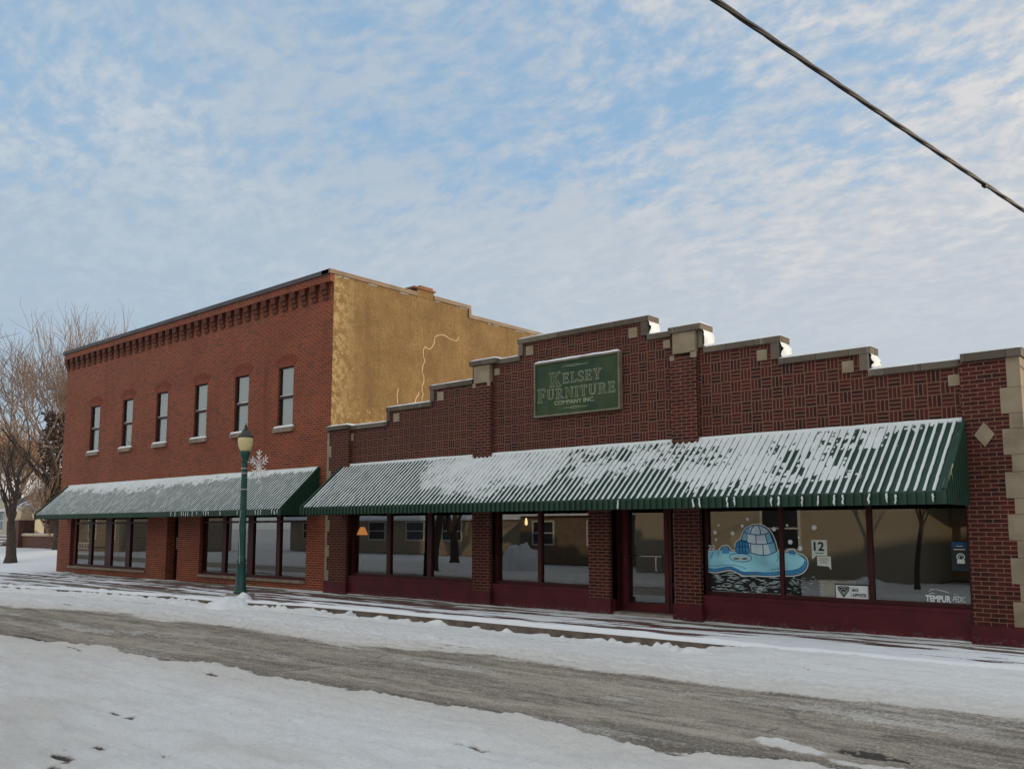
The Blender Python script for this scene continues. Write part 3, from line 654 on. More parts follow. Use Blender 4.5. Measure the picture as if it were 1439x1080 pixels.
# ================================================================== the two storey building
brk = thing('brick_building', 'two storey red brick building with six narrow upper windows and sunlit ochre side wall', 'building', (0,0,0))
XL = -18.06
ups = [(-15.58,-14.76),(-12.82,-12.00),(-10.20,-9.38),(-7.54,-6.72),(-5.03,-4.23),(-2.62,-1.84)]
ops = [(-16.87,-10.46,.28,2.5),(-9.03,-8.26,-.02,2.4),(-6.83,-1.0,.28,2.5)]+[(a,b,4.73,6.60) for a, b in ups]
def holed(x0, x1, z0, z1, y0, y1, holes, mb):
    xs = sorted({x0,x1}|{h[0] for h in holes}|{h[1] for h in holes}); zs = sorted({z0,z1}|{max(z0,h[2]) for h in holes}|{h[3] for h in holes})
    def hole(i, j):
        cx = (xs[i]+xs[i+1])/2; cz = (zs[j]+zs[j+1])/2
        return any(h[0] < cx < h[1] and h[2] < cz < h[3] for h in holes)
    nx, nz = len(xs)-1, len(zs)-1
    for i in range(nx):
        for j in range(nz):
            if hole(i, j): continue
            a, b, c, d = xs[i], xs[i+1], zs[j], zs[j+1]
            mb.add([(a,y0,c),(b,y0,c),(b,y0,d),(a,y0,d)], [(0,1,2,3)]); mb.add([(a,y1,c),(b,y1,c),(b,y1,d),(a,y1,d)], [(3,2,1,0)])
            if i == 0 or hole(i-1, j): mb.add([(a,y0,c),(a,y0,d),(a,y1,d),(a,y1,c)], [(0,1,2,3)])
            if i == nx-1 or hole(i+1, j): mb.add([(b,y0,c),(b,y1,c),(b,y1,d),(b,y0,d)], [(0,1,2,3)])
            if j == 0 or hole(i, j-1): mb.add([(a,y0,c),(a,y1,c),(b,y1,c),(b,y0,c)], [(0,1,2,3)])
            if j == nz-1 or hole(i, j+1): mb.add([(a,y0,d),(b,y0,d),(b,y1,d),(a,y1,d)], [(0,1,2,3)])
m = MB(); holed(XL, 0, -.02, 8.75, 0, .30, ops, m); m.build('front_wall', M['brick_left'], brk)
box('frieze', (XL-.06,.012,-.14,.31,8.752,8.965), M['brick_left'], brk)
M['brick_recess_shade'] = brick_mat('shade darkened corbel brick', (.15,.030,.015), (.095,.022,.013), (.05,.016,.013), (.24,.15,.10), mo=.014, dirt=.5)  # recess shade between the corbels put into a darker brick colour
proto = None; k = 0; x = XL+.10
while x < -.2:
    if proto is None:
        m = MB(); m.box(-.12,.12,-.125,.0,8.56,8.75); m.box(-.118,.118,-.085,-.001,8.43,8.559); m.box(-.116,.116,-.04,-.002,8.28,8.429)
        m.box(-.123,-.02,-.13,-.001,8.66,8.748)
        proto = m.build('corbel', M['brick_recess_shade'], brk); o = proto
    else:
        o = proto.copy(); C.objects.link(o); o.parent = brk
    o.location = (x+random.uniform(-.012,.012), -.003, 0); x += .503
c = boxes('flashing', [(XL-.10,-.02,-.19,.33,8.967,9.10)], M['metalcap'], brk)
m = MB(); m.snow(XL-.08,-.05,-.16,.33,9.10,.03,step=.15); m.build('snow', M['snow'], c, True)
# ochre side wall with stepped top, brown coping, chimney
def sidepoly(d): return [(.004,3.6),(15.9,3.6),(15.9,8.40+d),(13,8.40+d),(13,8.72+d),(5.60,8.72+d),(5.60,9.0+d),(.004,9.0+d)]
m = MB(); m.prismx(sidepoly(-.01), -.30, .016); sw = m.build('side_wall', M['stucco'], brk)
for (a, b, z) in ((-.19,3.20,9.0),(3.91,5.60,9.02),(5.62,13.0,8.72)):
    c = boxes('coping', [(-.34,.055,a,b,z-.02,z+.105)], M['sidecap'], brk)
    m = MB(); m.snow(-.34,.05,a+.02,b-.01,z+.105,.05,step=.12,seed=int(a)+3); m.build('snow', M['snow'], c, True)
boxes('coping', [(-.34,.055,5.50,5.618,8.705,9.0)], M['sidecap'], brk)
m = MB(); m.box(-.36,.03,3.205,3.905,8.98,9.22); ch = m.build('chimney', M['stucco'], brk)
boxes('chimney_cap', [(-.42,.08,3.02,3.95,9.221,9.27),(-.36,.05,3.30,3.85,9.271,9.34)], plain('chimney brick cap', (.20,.09,.05), .8, .3, 8.), ch)
def crack(pts, wd):
    m = MB(); q = []
    for i in range(len(pts)-1):
        (y0,z0),(y1,z1) = pts[i], pts[i+1]; n_ = max(2, int(math.hypot(y1-y0,z1-z0)/.09))
        for k_ in range(n_): t_ = k_/n_; q.append((y0+(y1-y0)*t_+random.uniform(-.03,.03), z0+(z1-z0)*t_+random.uniform(-.03,.03)))
    q.append(pts[-1])
    for i in range(len(q)-1):
        (y0,z0),(y1,z1) = q[i], q[i+1]; l = math.hypot(y1-y0,z1-z0)+1e-6; ny_, nz_ = -(z1-z0)/l, (y1-y0)/l
        a, b = wd*random.uniform(.7,1.2), wd*random.uniform(.7,1.2)
        m.add([(.021,y0-ny_*a,z0-nz_*a),(.021,y1-ny_*b,z1-nz_*b),(.021,y1+ny_*b,z1+nz_*b),(.021,y0+ny_*a,z0+nz_*a),
               (.012,y0-ny_*a,z0-nz_*a),(.012,y1-ny_*b,z1-nz_*b),(.012,y1+ny_*b,z1+nz_*b),(.012,y0+ny_*a,z0+nz_*a)], [(0,1,2,3),(0,4,5,1),(3,2,6,7)])
    m.build('filled_crack', M['crackfill'], sw)
CR = [[(5.02,7.98),(4.98,7.83),(4.55,7.88),(4.20,7.93),(4.0,7.78),(3.92,7.52),(3.78,7.38),(3.55,7.43),(3.48,7.2),(3.55,6.95),(3.45,6.6),(3.55,6.35),(3.44,6.1),(3.5,5.9),(3.45,5.5)],[(2.5,6.0),(2.42,5.75),(2.45,5.5)],[(3.35,5.95),(3.2,5.75),(3.18,5.5)],[(.25,5.6),(.3,5.1),(.2,4.6)]]
for pts in CR[:3]: crack(pts, .0125)
m = MB()
for (a, b, z) in ((.1,3.15,8.985),(3.95,5.45,9.005),(5.75,9.6,8.705)):            # bits of snow caught on the drip edge below the coping
    y = a
    while y < b:
        l = random.uniform(.05,.5)
        if random.random() < .6: m.snow(.017,.05,y,min(y+l,b),z-.045,.035,step=.02,seed=int(y*9))
        y += l+random.uniform(.02,.25)
m.build('ledge_snow', M['snow'], sw, True)
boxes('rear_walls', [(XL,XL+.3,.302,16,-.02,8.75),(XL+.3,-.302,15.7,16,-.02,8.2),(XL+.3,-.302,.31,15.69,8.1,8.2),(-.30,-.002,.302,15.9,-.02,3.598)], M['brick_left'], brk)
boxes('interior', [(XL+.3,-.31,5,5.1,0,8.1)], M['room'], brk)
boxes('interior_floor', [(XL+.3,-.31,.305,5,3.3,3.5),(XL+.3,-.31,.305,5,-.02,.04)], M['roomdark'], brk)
boxes('blinds', [(a+.002,b-.002,.128,.136,4.732,6.598) for a, b in ups], M['blind'], brk)
for i, (a, b) in enumerate(ups):
    y = .085
    wn = boxes('window', [(a,a+.055,y-.035,y+.04,4.731,6.6),(b-.05,b,y-.035,y+.04,4.731,6.6),(a+.055,b-.05,y-.035,y+.04,6.53,6.6),(a+.055,b-.05,y-.035,y+.04,4.731,4.80),(a+.055,b-.05,y-.04,y+.03,5.62,5.69)], M['darkframe'], brk)
    pane(wn, a+.055, b-.05, y+.018, 4.80, 5.62); pane(wn, a+.055, b-.05, y+.0, 5.69, 6.53)
    sl_ = boxes('sill', [(a-.11,b+.09,-.085,.12,4.595,4.728)], M['sill'], wn)
    mm = MB(); mm.snow(a-.10,b+.08,-.08,.048,4.728,.125,step=.03,seed=i,thin=.65)
    mm.snow(a+.06,b-.055,.03,.08,5.691,.05,step=.03,seed=i+9)
    mm.build('snow', M['snow'], wn, True)
    # segmental arch of headers over the opening
    mm = MB(); xc = (a+b)/2; hw = (b-a)/2+.10; n_ = 13; rise = .15
    Rr = (hw*hw+rise*rise)/(2*rise); cz = 6.60+rise-Rr; ang = math.asin(hw/Rr)
    for j in range(n_):
        t0 = -ang+2*ang*j/n_+.010; t1 = -ang+2*ang*(j+1)/n_-.010
        for (r0, r1) in ((Rr,Rr+.10),(Rr+.108,Rr+.205)):
            pl = [(xc+r0*math.sin(t0),cz+r0*math.cos(t0)),(xc+r0*math.sin(t1),cz+r0*math.cos(t1)),(xc+r1*math.sin(t1),cz+r1*math.cos(t1)),(xc+r1*math.sin(t0),cz+r1*math.cos(t0))]
            mm.prism(pl, -.009, .0)
    pl = [(a-.02,6.565),(b+.02,6.565)]+[(xc+Rr*math.sin(t),cz+Rr*math.cos(t)) for t in np.linspace(ang*.86,-ang*.86,9)]
    mm.prism(pl, -.006, .04); mm.build('arch', M['arch'], wn)
def lsf(x0, x1, panes):
    f = storefront(x0, x1, .285, 2.5, .15, panes, M['frame'], brk, transom=1.95)
    boxes('sill', [(x0-.02,x1+.02,-.06,.09,.19,.279)], M['sill'], f)
lsf(-16.865,-10.465, ((-16.55,-15.32),(-15.10,-13.92),(-13.42,-12.23),(-11.91,-10.50)))
lsf(-6.825,-1.005, ((-6.79,-5.61),(-5.40,-4.15),(-3.86,-2.62),(-2.43,-1.04)))
dr = boxes('door', [(-9.03,-8.92,.42,.50,0,2.4),(-8.40,-8.26,.42,.50,0,2.4),(-8.92,-8.40,.42,.50,0,.85),(-8.92,-8.40,.42,.50,2.1,2.4),(-8.92,-8.40,.42,.50,1.05,1.1)], M['darkframe'], brk)
pane(dr, -8.92, -8.40, .46, .85, 2.1)
boxes('door_casing', [(-8.30,-8.262,.05,.40,0,2.4)], M['stone'], brk)
boxes('mailbox', [(-8.56,-8.302,.10,.22,1.05,1.45)], M['metalcap'], brk)
boxes('door_jamb', [(-9.06,-9.031,.302,.9,0,2.4),(-9.03,-8.26,.6,.62,0,2.4)], M['darkframe'], brk)
def amt_l(X, s, u):
    lim = np.interp(u, [0,.1,.2,.35,.5,.7,1], [.30,.26,.30,.36,.30,.16,.07])
    return .62-(s/lim)*.62-1.0*np.clip(s-lim,0,1)
def rib_l(u, s, k): return np.ones_like(s)
awning(brk, -17.22, -.44, 1.24, 3.45, 2.27, 2.11, amt_l, rib_l, 8, .008)
#PART4
# ================================================================== lettering helpers
def text_mesh(body, size=1., bold=0., ext=.002, align='LEFT', track=1.):
    cu = bpy.data.curves.new('text', 'FONT'); cu.body = body; cu.size = size; cu.extrude = ext; cu.offset = bold; cu.align_x = align; cu.space_character = track; cu.resolution_u = 3
    o = bpy.data.objects.new('text', cu); C.objects.link(o)
    dg = bpy.context.evaluated_depsgraph_get(); me = bpy.data.meshes.new_from_object(o.evaluated_get(dg))
    bpy.data.objects.remove(o); bpy.data.curves.remove(cu)
    V = np.empty(len(me.vertices)*3, np.float32); me.vertices.foreach_get('co', V); V = V.reshape(-1, 3)
    F = [tuple(p.vertices) for p in me.polygons]; bpy.data.meshes.remove(me); return V, F
def put_text(mb, body, x0, z0, y, width=None, height=None, mi=0, bold=0., ext=.002, shear=0.):
    V, F = text_mesh(body, 1., bold)
    w = np.ptp(V[:,0]); h = np.ptp(V[:,1]); sx = width/w if width else height/h; sz = height/h if height else width/w
    X = (V[:,0]-V[:,0].min())*sx+x0; Z = (V[:,1]-V[:,1].min())*sz+z0; X = X+shear*(Z-z0)
    mb.add(list(zip(X.tolist(), (y-V[:,2]*ext/.002).tolist(), Z.tolist())), F, mi)
def stroke(mb, pts, wd, y, th=.004, mi=0, closed=False):
    """a flat ribbon along pts (x, z) in the plane y, as paint of thickness th"""
    p = np.array(pts, float); n = len(p)
    if closed: d = np.roll(p, -1, 0)-np.roll(p, 1, 0)
    else: d = np.gradient(p, axis=0)
    d /= np.maximum(np.linalg.norm(d, axis=1)[:,None], 1e-9); nn = np.stack([-d[:,1], d[:,0]], 1)
    wd = np.broadcast_to(np.asarray(wd, float), (n,))[:,None]/2
    a = p+nn*wd; b = p-nn*wd
    vs = [(q[0],y,q[1]) for q in a]+[(q[0],y,q[1]) for q in b]+[(q[0],y+th,q[1]) for q in a]+[(q[0],y+th,q[1]) for q in b]
    fs = []
    for i in range(n if closed else n-1):
        j = (i+1) % n; fs += [(i,j,n+j,n+i),(i,2*n+i,2*n+j,j),(n+i,n+j,3*n+j,3*n+i)]
    mb.add(vs, fs, mi)
SER = {
 'I': (.40,[[(0,0),(.40,0),(.40,.07),(.28,.07),(.28,.93),(.40,.93),(.40,1),(0,1),(0,.93),(.12,.93),(.12,.07),(0,.07)]]),
 'E': (.72,[[(0,0),(.68,0),(.72,.26),(.65,.26),(.57,.09),(.28,.09),(.28,.46),(.44,.46),(.47,.36),(.53,.36),(.53,.66),(.47,.66),(.44,.55),(.28,.55),(.28,.91),(.54,.91),(.61,.76),(.68,.76),(.66,1),(0,1),(0,.93),(.12,.93),(.12,.07),(0,.07)]]),
 'F': (.68,[[(0,0),(.42,0),(.42,.07),(.28,.07),(.28,.46),(.44,.46),(.47,.36),(.53,.36),(.53,.66),(.47,.66),(.44,.55),(.28,.55),(.28,.91),(.54,.91),(.61,.74),(.68,.74),(.66,1),(0,1),(0,.93),(.12,.93),(.12,.07),(0,.07)]]),
 'L': (.66,[[(0,0),(.62,0),(.66,.28),(.59,.28),(.52,.09),(.28,.09),(.28,.93),(.40,.93),(.40,1),(0,1),(0,.93),(.12,.93),(.12,.07),(0,.07)]]),
 'K': (.92,[[(0,0),(.40,0),(.40,.07),(.28,.07),(.28,.40),(.36,.49),(.62,.07),(.54,.07),(.54,0),(.92,0),(.92,.07),(.83,.07),(.47,.61),(.74,.93),(.86,.93),(.86,1),(.52,1),(.52,.93),(.58,.93),(.28,.56),(.28,.93),(.40,.93),(.40,1),(0,1),(0,.93),(.12,.93),(.12,.07),(0,.07)]]),
 'S': (.62,[[(.02,0),(.09,0),(.12,.05),(.30,-.01),(.48,.03),(.60,.16),(.60,.34),(.50,.47),(.30,.58),(.20,.67),(.19,.80),(.28,.90),(.40,.91),(.50,.82),(.53,.70),(.59,.70),(.58,1),(.52,1),(.49,.95),(.34,1.01),(.17,.97),(.06,.84),(.06,.67),(.16,.54),(.36,.43),(.45,.34),(.46,.20),(.37,.10),(.24,.09),(.13,.18),(.09,.32),(.02,.32)]]),
 'Y': (.86,[[(.24,0),(.62,0),(.62,.07),(.51,.07),(.51,.42),(.77,.93),(.86,.93),(.86,1),(.54,1),(.54,.93),(.64,.93),(.47,.58),(.30,.93),(.40,.93),(.40,1),(0,1),(0,.93),(.09,.93),(.35,.42),(.35,.07),(.24,.07)]]),
 'U': (.84,[[(.0,1),(.0,.93),(.11,.93),(.11,.26),(.20,.07),(.40,-.01),(.60,.05),(.72,.24),(.72,.93),(.84,.93),(.84,1),(.52,1),(.52,.93),(.63,.93),(.63,.28),(.56,.13),(.42,.09),(.31,.15),(.27,.28),(.27,.93),(.38,.93),(.38,1)]]),
 'R': (.86,[[(0,0),(.40,0),(.40,.07),(.28,.07),(.28,.44),(.38,.44),(.60,0),(.86,0),(.86,.07),(.76,.07),(.55,.46),(.68,.56),(.72,.72),(.68,.88),(.56,.97),(.40,1),(0,1),(0,.93),(.12,.93),(.12,.07),(0,.07)],[(.28,.53),(.42,.54),(.53,.62),(.56,.73),(.52,.85),(.42,.91),(.28,.91)]]),
 'N': (.90,[[(0,0),(.32,0),(.32,.07),(.20,.07),(.20,.74),(.70,0),(.80,0),(.80,.93),(.90,.93),(.90,1),(.60,1),(.60,.93),(.71,.93),(.71,.32),(.24,1),(0,1),(0,.93),(.11,.93),(.11,.07),(0,.07)]]),
 'T': (.76,[[(.20,0),(.56,0),(.56,.07),(.46,.07),(.46,.91),(.60,.91),(.69,.74),(.76,.74),(.74,1),(.02,1),(0,.74),(.07,.74),(.16,.91),(.30,.91),(.30,.07),(.20,.07)]])}
M['signgreen'] = None
def sign():
    t = NT('faded green sign paint', .6); n = t.noise(scale=1.6, detail=5); n2 = t.noise(scale=5., detail=5, sc=(1,1,.4))
    c = t.mix(t.ss(.35,.65,n), (.017,.046,.026), (.038,.064,.028)); c = t.mix(t.m('MULTIPLY', t.ss(.5,.7,n2), .45), c, (.085,.085,.04)); t.col(c)
    t.bump(n2, .1)
    s = thing('shop_sign', 'green framed shop sign with outlined serif lettering high on the stepped brick parapet', 'sign', (7.57,-.03,4.235))
    W_, H_ = 2.24, 1.145
    box('board', (0,W_,-.055,.028,0,H_), t.mat, s)
    fr = boxes('frame', [(-.035,0,-.085,.028,-.035,H_+.035),(W_,W_+.035,-.085,.028,-.035,H_+.035),(0,W_,-.085,.028,-.035,0),(0,W_,-.085,.028,H_,H_+.035)], plain('sign frame', (.17,.15,.11), .6, .25, 5.), s)
    m = MB(); m.snow(-.02,W_+.03,-.10,.02,H_+.035,.085,step=.04,seed=4,thin=.5); m.build('snow', M['snow'], s, True)
    ink = plain('pale sign line', (.25,.275,.185), .6, .2, 6.)
    m = MB()
    def line(word, x0, z0, hcap, hsm, w):
        tot = 0; gaps = .13
        for i, ch in enumerate(word): tot += SER[ch][0]*(hcap if i == 0 else hsm)+gaps*hsm
        tot -= gaps*hsm; sx = w/tot; x = x0
        for i, ch in enumerate(word):
            h = hcap if i == 0 else hsm; z = z0-(.045 if (i == 0) else 0)
            for loop in SER[ch][1]: stroke(m, [(x+px*h*sx, z+pz*h) for px, pz in loop], .0125, -.060, closed=True)
            x += (SER[ch][0]*h+gaps*hsm)*sx
    line('KELSEY', .40, .655, .315, .225, 1.41); line('FURNITURE', .055, .335, .30, .225, 2.10)
    put_text(m, 'COMPANY INC.', .53, .195, -.058, width=1.09, height=.095, bold=.028)
    for z0, sg in ((1.02,1),(.10,1)):
        for a, b, dz in ((0,.52,.0),(.20,.75,.012)):
            u = np.linspace(0,1,14); stroke(m, [(.73+a+(b-a)*k, z0+dz+.028*math.sin(k*2*PI)*sg*.6+.012*k) for k in u], .004+.012*np.sin(u*PI), -.060)
    m.build('lettering', ink, s)
sign()

# ================================================================== painting on the window glass
def P1(u, v):
    px = 980+u/8.308; py = 715+v/8.308; return (11.67+(px-996.7)*.01418, 1.75-(py-742)*(.01338-(px-997)*6.7e-6))
def P2(u, v):
    px = 1100+u/7.714; py = 715+v/7.714; return (13.19+(px-1104)*.01248, 1.75-(py-742)*(.01338-(px-997)*6.7e-6))
def smooth(pts, n=6, closed=True):
    p = np.array(pts, float); q = []
    N = len(p)
    for i in range(N if closed else N-1):
        a, b, c, d = (p[(i+k) % N] if closed else p[min(max(i+k,0),N-1)] for k in (-1,0,1,2))
        for k in range(n):
            t = k/n; q.append(.5*((2*b)+(-a+c)*t+(2*a-5*b+4*c-d)*t*t+(-a+3*b-3*c+d)*t**3))
    if not closed: q.append(p[-1])
    return [tuple(x) for x in q]
def mural():
    Y = .1065
    t = thing('window_painting', 'window painting of an igloo on a blue ice floe over dark waves', 'window painting', (0,0,0))
    blue = plain('ice blue paint', (.32,.69,.84), .7, .26, 2.2); pale = plain('pale igloo paint', (.62,.76,.82), .7, .15, 4.); line = plain('deep blue paint', (.010,.085,.24), .7, .2, 5.)
    wht = plain('white window paint', (.75,.77,.77), .7, .06, 5.); dark = plain('black wave paint', (.012,.014,.015), .7, .2, 5.); mid = plain('mid blue paint', (.06,.30,.56), .7, .25, 4.)
    def poly(m, pts, y, f): q = [f(*p) for p in pts]; m.prism(q[::-1] if area(q) < 0 else q, y, y+.0012)
    def area(q): return sum(q[i][0]*q[(i+1) % len(q)][1]-q[(i+1) % len(q)][0]*q[i][1] for i in range(len(q)))
    floeT = [(135,490),(200,490),(250,478),(310,480),(420,492),(480,500),(640,510),(800,540),(940,495),(995,490)]
    lo1 = smooth([(990,730),(860,742),(700,735),(560,735),(480,700),(400,672),(300,690),(220,700),(135,690)], 5, False)
    lo2 = [(u, v+30) for u, v in lo1]
    # dark water
    m = MB(); poly(m, [(150,720)]+[(990,755),(990,985),(560,965),(150,945)], Y+.006, P1); poly(m, [(40,715),(215,705),(215,940),(40,915)], Y+.006, P2)
    w = m.build('waves', dark, t)
    m = MB(); rng = np.random.RandomState(5)
    for i in range(80):
        u = rng.uniform(160,960); v = rng.uniform(745,955); l = rng.uniform(50,150); a = rng.uniform(6,16)
        pts = [P1(min(u+l*k,986), v+a*math.sin(k*PI)*(-1 if i % 3 else 1)+6*k) for k in np.linspace(0,1,7)]
        stroke(m, pts, np.array([.001,.010,.018,.024,.018,.010,.001])*rng.uniform(.5,1.2), Y+.0048, .001)
    for i in range(75):
        u = rng.uniform(45,470)**1.; v = rng.uniform(735,900); l = rng.uniform(20,50)
        if u > 220 and i % 2: continue
        pts = [P2(u+l*k, v+5*math.sin(k*PI)*(-1 if i % 3 else 1)+5*k) for k in np.linspace(0,1,7)]
        stroke(m, pts, np.array([.001,.006,.010,.012,.010,.006,.001])*rng.uniform(.5,1.1), Y+.0048, .001)
    m.build('wave_strokes', plain('grey white wave paint', (.42,.50,.50), .7, .2, 8.), w)
    # floe
    m = MB(); poly(m, floeT+lo1, Y+.0035, P1)
    end2 = smooth([(38,470),(90,468),(160,478),(230,500),(278,545),(288,600),(265,650),(215,690),(140,708),(38,712)], 5, False)
    poly(m, [(38,470)]+end2, Y+.0035, P2); fl = m.build('ice_floe', blue, t)
    m = MB(); poly(m, lo1+lo2[::-1], Y+.0025, P1)
    rim = [(276,560),(286,600),(262,650),(214,686),(140,706),(38,712),(38,668),(130,660),(200,640),(250,600),(262,560)]; poly(m, rim, Y+.0025, P2)
    m.build('floe_rim', mid, fl)
    m = MB()
    for pts, wd in ((lo1,.012),(lo2,.008)): stroke(m, [P1(*p) for p in pts], wd, Y+.0012, .001)
    stroke(m, [P2(*p) for p in end2], .012, Y+.0012, .001)
    stroke(m, [P2(*p) for p in smooth([(38,668),(130,660),(200,640),(250,600),(268,555),(240,520),(200,505)],4,False)], .009, Y+.0012, .001)
    for pts in ([(200,500),(185,540),(175,580)],[(275,490),(265,520),(252,545)],[(955,530),(965,570),(940,605)],[(135,660),(220,668),(320,655),(420,650),(520,670),(600,700)],[(880,700),(990,695)]):
        stroke(m, [P1(*p) for p in smooth(pts,4,False)], .009, Y+.0012, .001)
    for i in range(40):                                                   # hatching on the rim
        u = 150+i*21; v = np.interp(u, [p[0] for p in lo1[::-1]], [p[1] for p in lo1[::-1]]); stroke(m, [P1(u,v+6),P1(u+4,v+24)], .004, Y+.0012, .001)
    cup = smooth([(405,545),(440,525),(530,518),(620,530),(662,565),(640,600),(560,615),(460,605),(410,580)],4); stroke(m, [P1(*p) for p in cup], .012, Y+.0006, .001, closed=True)
    m.build('floe_lines', line, fl)
    m = MB(); poly(m, smooth([(420,565),(460,552),(540,548),(620,560),(640,585),(590,604),(500,602),(440,592)],4), Y+.0018, P1); m.build('water_hole', pale, fl)
    m = MB(); poly(m, smooth([(440,578),(490,570),(530,580),(480,588)],3), Y+.0010, P1); poly(m, smooth([(540,582),(580,570),(620,578),(580,590)],3), Y+.0010, P1); m.build('hole_shade', dark, fl)
    for pts, f in (([(312,440),(380,440),(400,520),(315,522)],P1),([(80,455),(100,445),(150,450),(162,500),(95,490)],P2)):
        m = MB(); poly(m, pts, Y+.0030, f); m.build('ice_block', mid, t)
    # igloo
    dome = smooth([(545,365),(575,275),(640,212),(740,188),(830,220),(895,300),(930,400),(945,495)],6,False)
    m = MB(); poly(m, dome+[(900,520),(800,540),(660,515),(640,505),(630,420)], Y+.0028, P1); ig = m.build('igloo', pale, t)
    lb_ = plain('light blue paint', (.22,.50,.64), .7, .15, 4.)
    for pts in ([(860,270),(895,300),(930,400),(945,495),(880,520),(850,400),(830,300)], smooth([(545,365),(575,275),(640,212),(650,270),(610,300),(600,390)],3)):
        m = MB(); poly(m, pts, Y+.0022, P1); m.build('igloo_shade', lb_, ig)
    m = MB(); poly(m, smooth([(485,400),(520,372),(590,372),(625,400),(628,470),(625,510),(485,500)],4), Y+.0020, P1); m.build('igloo_entrance', mid, ig)
    m = MB()
    for pts in (dome,[(580,270),(650,290),(740,300),(820,292),(875,268)],[(610,390),(700,408),(790,412),(870,400),(930,378)],[(640,510),(720,528),(800,540),(880,525),(945,495)],[(655,290),(672,230),(700,200)],[(775,298),(768,235),(750,195)],[(720,405),(718,300)],[(610,390),(618,300)],[(850,400),(825,295)],[(915,380),(880,275)],[(800,538),(795,412)],[(655,510),(655,400)],[(545,365),(600,385)],
        [(485,400),(520,372),(590,372),(625,400),(628,510),(485,500),(485,400)],[(525,500),(525,378)],[(560,505),(558,376)],[(592,508),(590,376)],[(485,440),(625,440)]):
        stroke(m, [P1(*p) for p in smooth(pts,4,False)], .017, Y+.0006, .001)
    m.build('igloo_lines', line, ig)
    # white halo
    m = MB(); halo = [(130,484),(250,486),(290,455),(312,430),(385,425),(420,470),(470,480),(470,410),(500,370),(535,345),(568,262),(635,200),(740,174),(840,208),(908,292),(945,395),(962,480),(990,486)]
    stroke(m, [P1(*p) for p in smooth(halo,5,False)], .016, Y+.0045, .001); stroke(m, [P1(u,v+14) for u, v in lo2], .018, Y+.0045, .001)
    stroke(m, [P2(*p) for p in smooth([(38,460),(75,455),(85,435),(150,435),(170,470),(240,490),(292,540),(300,600),(275,658),(218,702),(140,722),(38,724)],5,False)], .016, Y+.0045, .001)
    m.build('white_outline', wht, t)
    m = MB()
    for (u, v, r) in ((628,118,20),(278,188,15),(562,195,20),(232,272,24),(445,283,24),(242,357,15),(928,233,24)):
        c = P1(u,v); q = [(c[0]+r*.0016*math.cos(k),c[1]+r*.0016*math.sin(k)) for k in np.linspace(0,2*PI,15)[:-1]]; m.prism(q, Y+.0032, Y+.0042)
    for (u, v, r) in ((78,175,14),(385,200,28),(210,307,13),(108,357,25),(219,425,25)):
        c = P2(u,v); q = [(c[0]+r*.00165*math.cos(k),c[1]+r*.00165*math.sin(k)) for k in np.linspace(0,2*PI,15)[:-1]]; m.prism(q, Y+.0032, Y+.0042)
    m.build('painted_snowballs', wht, t)
    m = MB(); a = P1(145,478); b = P1(228,425); put_text(m, '22', a[0], a[1]+.01, Y+.003, width=b[0]-a[0], height=(b[1]-a[1])*.95, bold=.02, ext=.0006); 
    q = [P1(*p) for p in ((625,880),(670,850),(698,885),(655,922))]
    for k in range(4): stroke(m, [(q[0][0]+(q[1][0]-q[0][0])*k/3,q[0][1]+(q[1][1]-q[0][1])*k/3),(q[3][0]+(q[2][0]-q[3][0])*k/3,q[3][1]+(q[2][1]-q[3][1])*k/3)], .008, Y+.003, .001)
    m.build('painted_number', wht, t)
mural()
def rect2(f, u0, v0, u1, v1): a = f(u0,v1); b = f(u1,v0); return a[0], b[0], a[1], b[1]
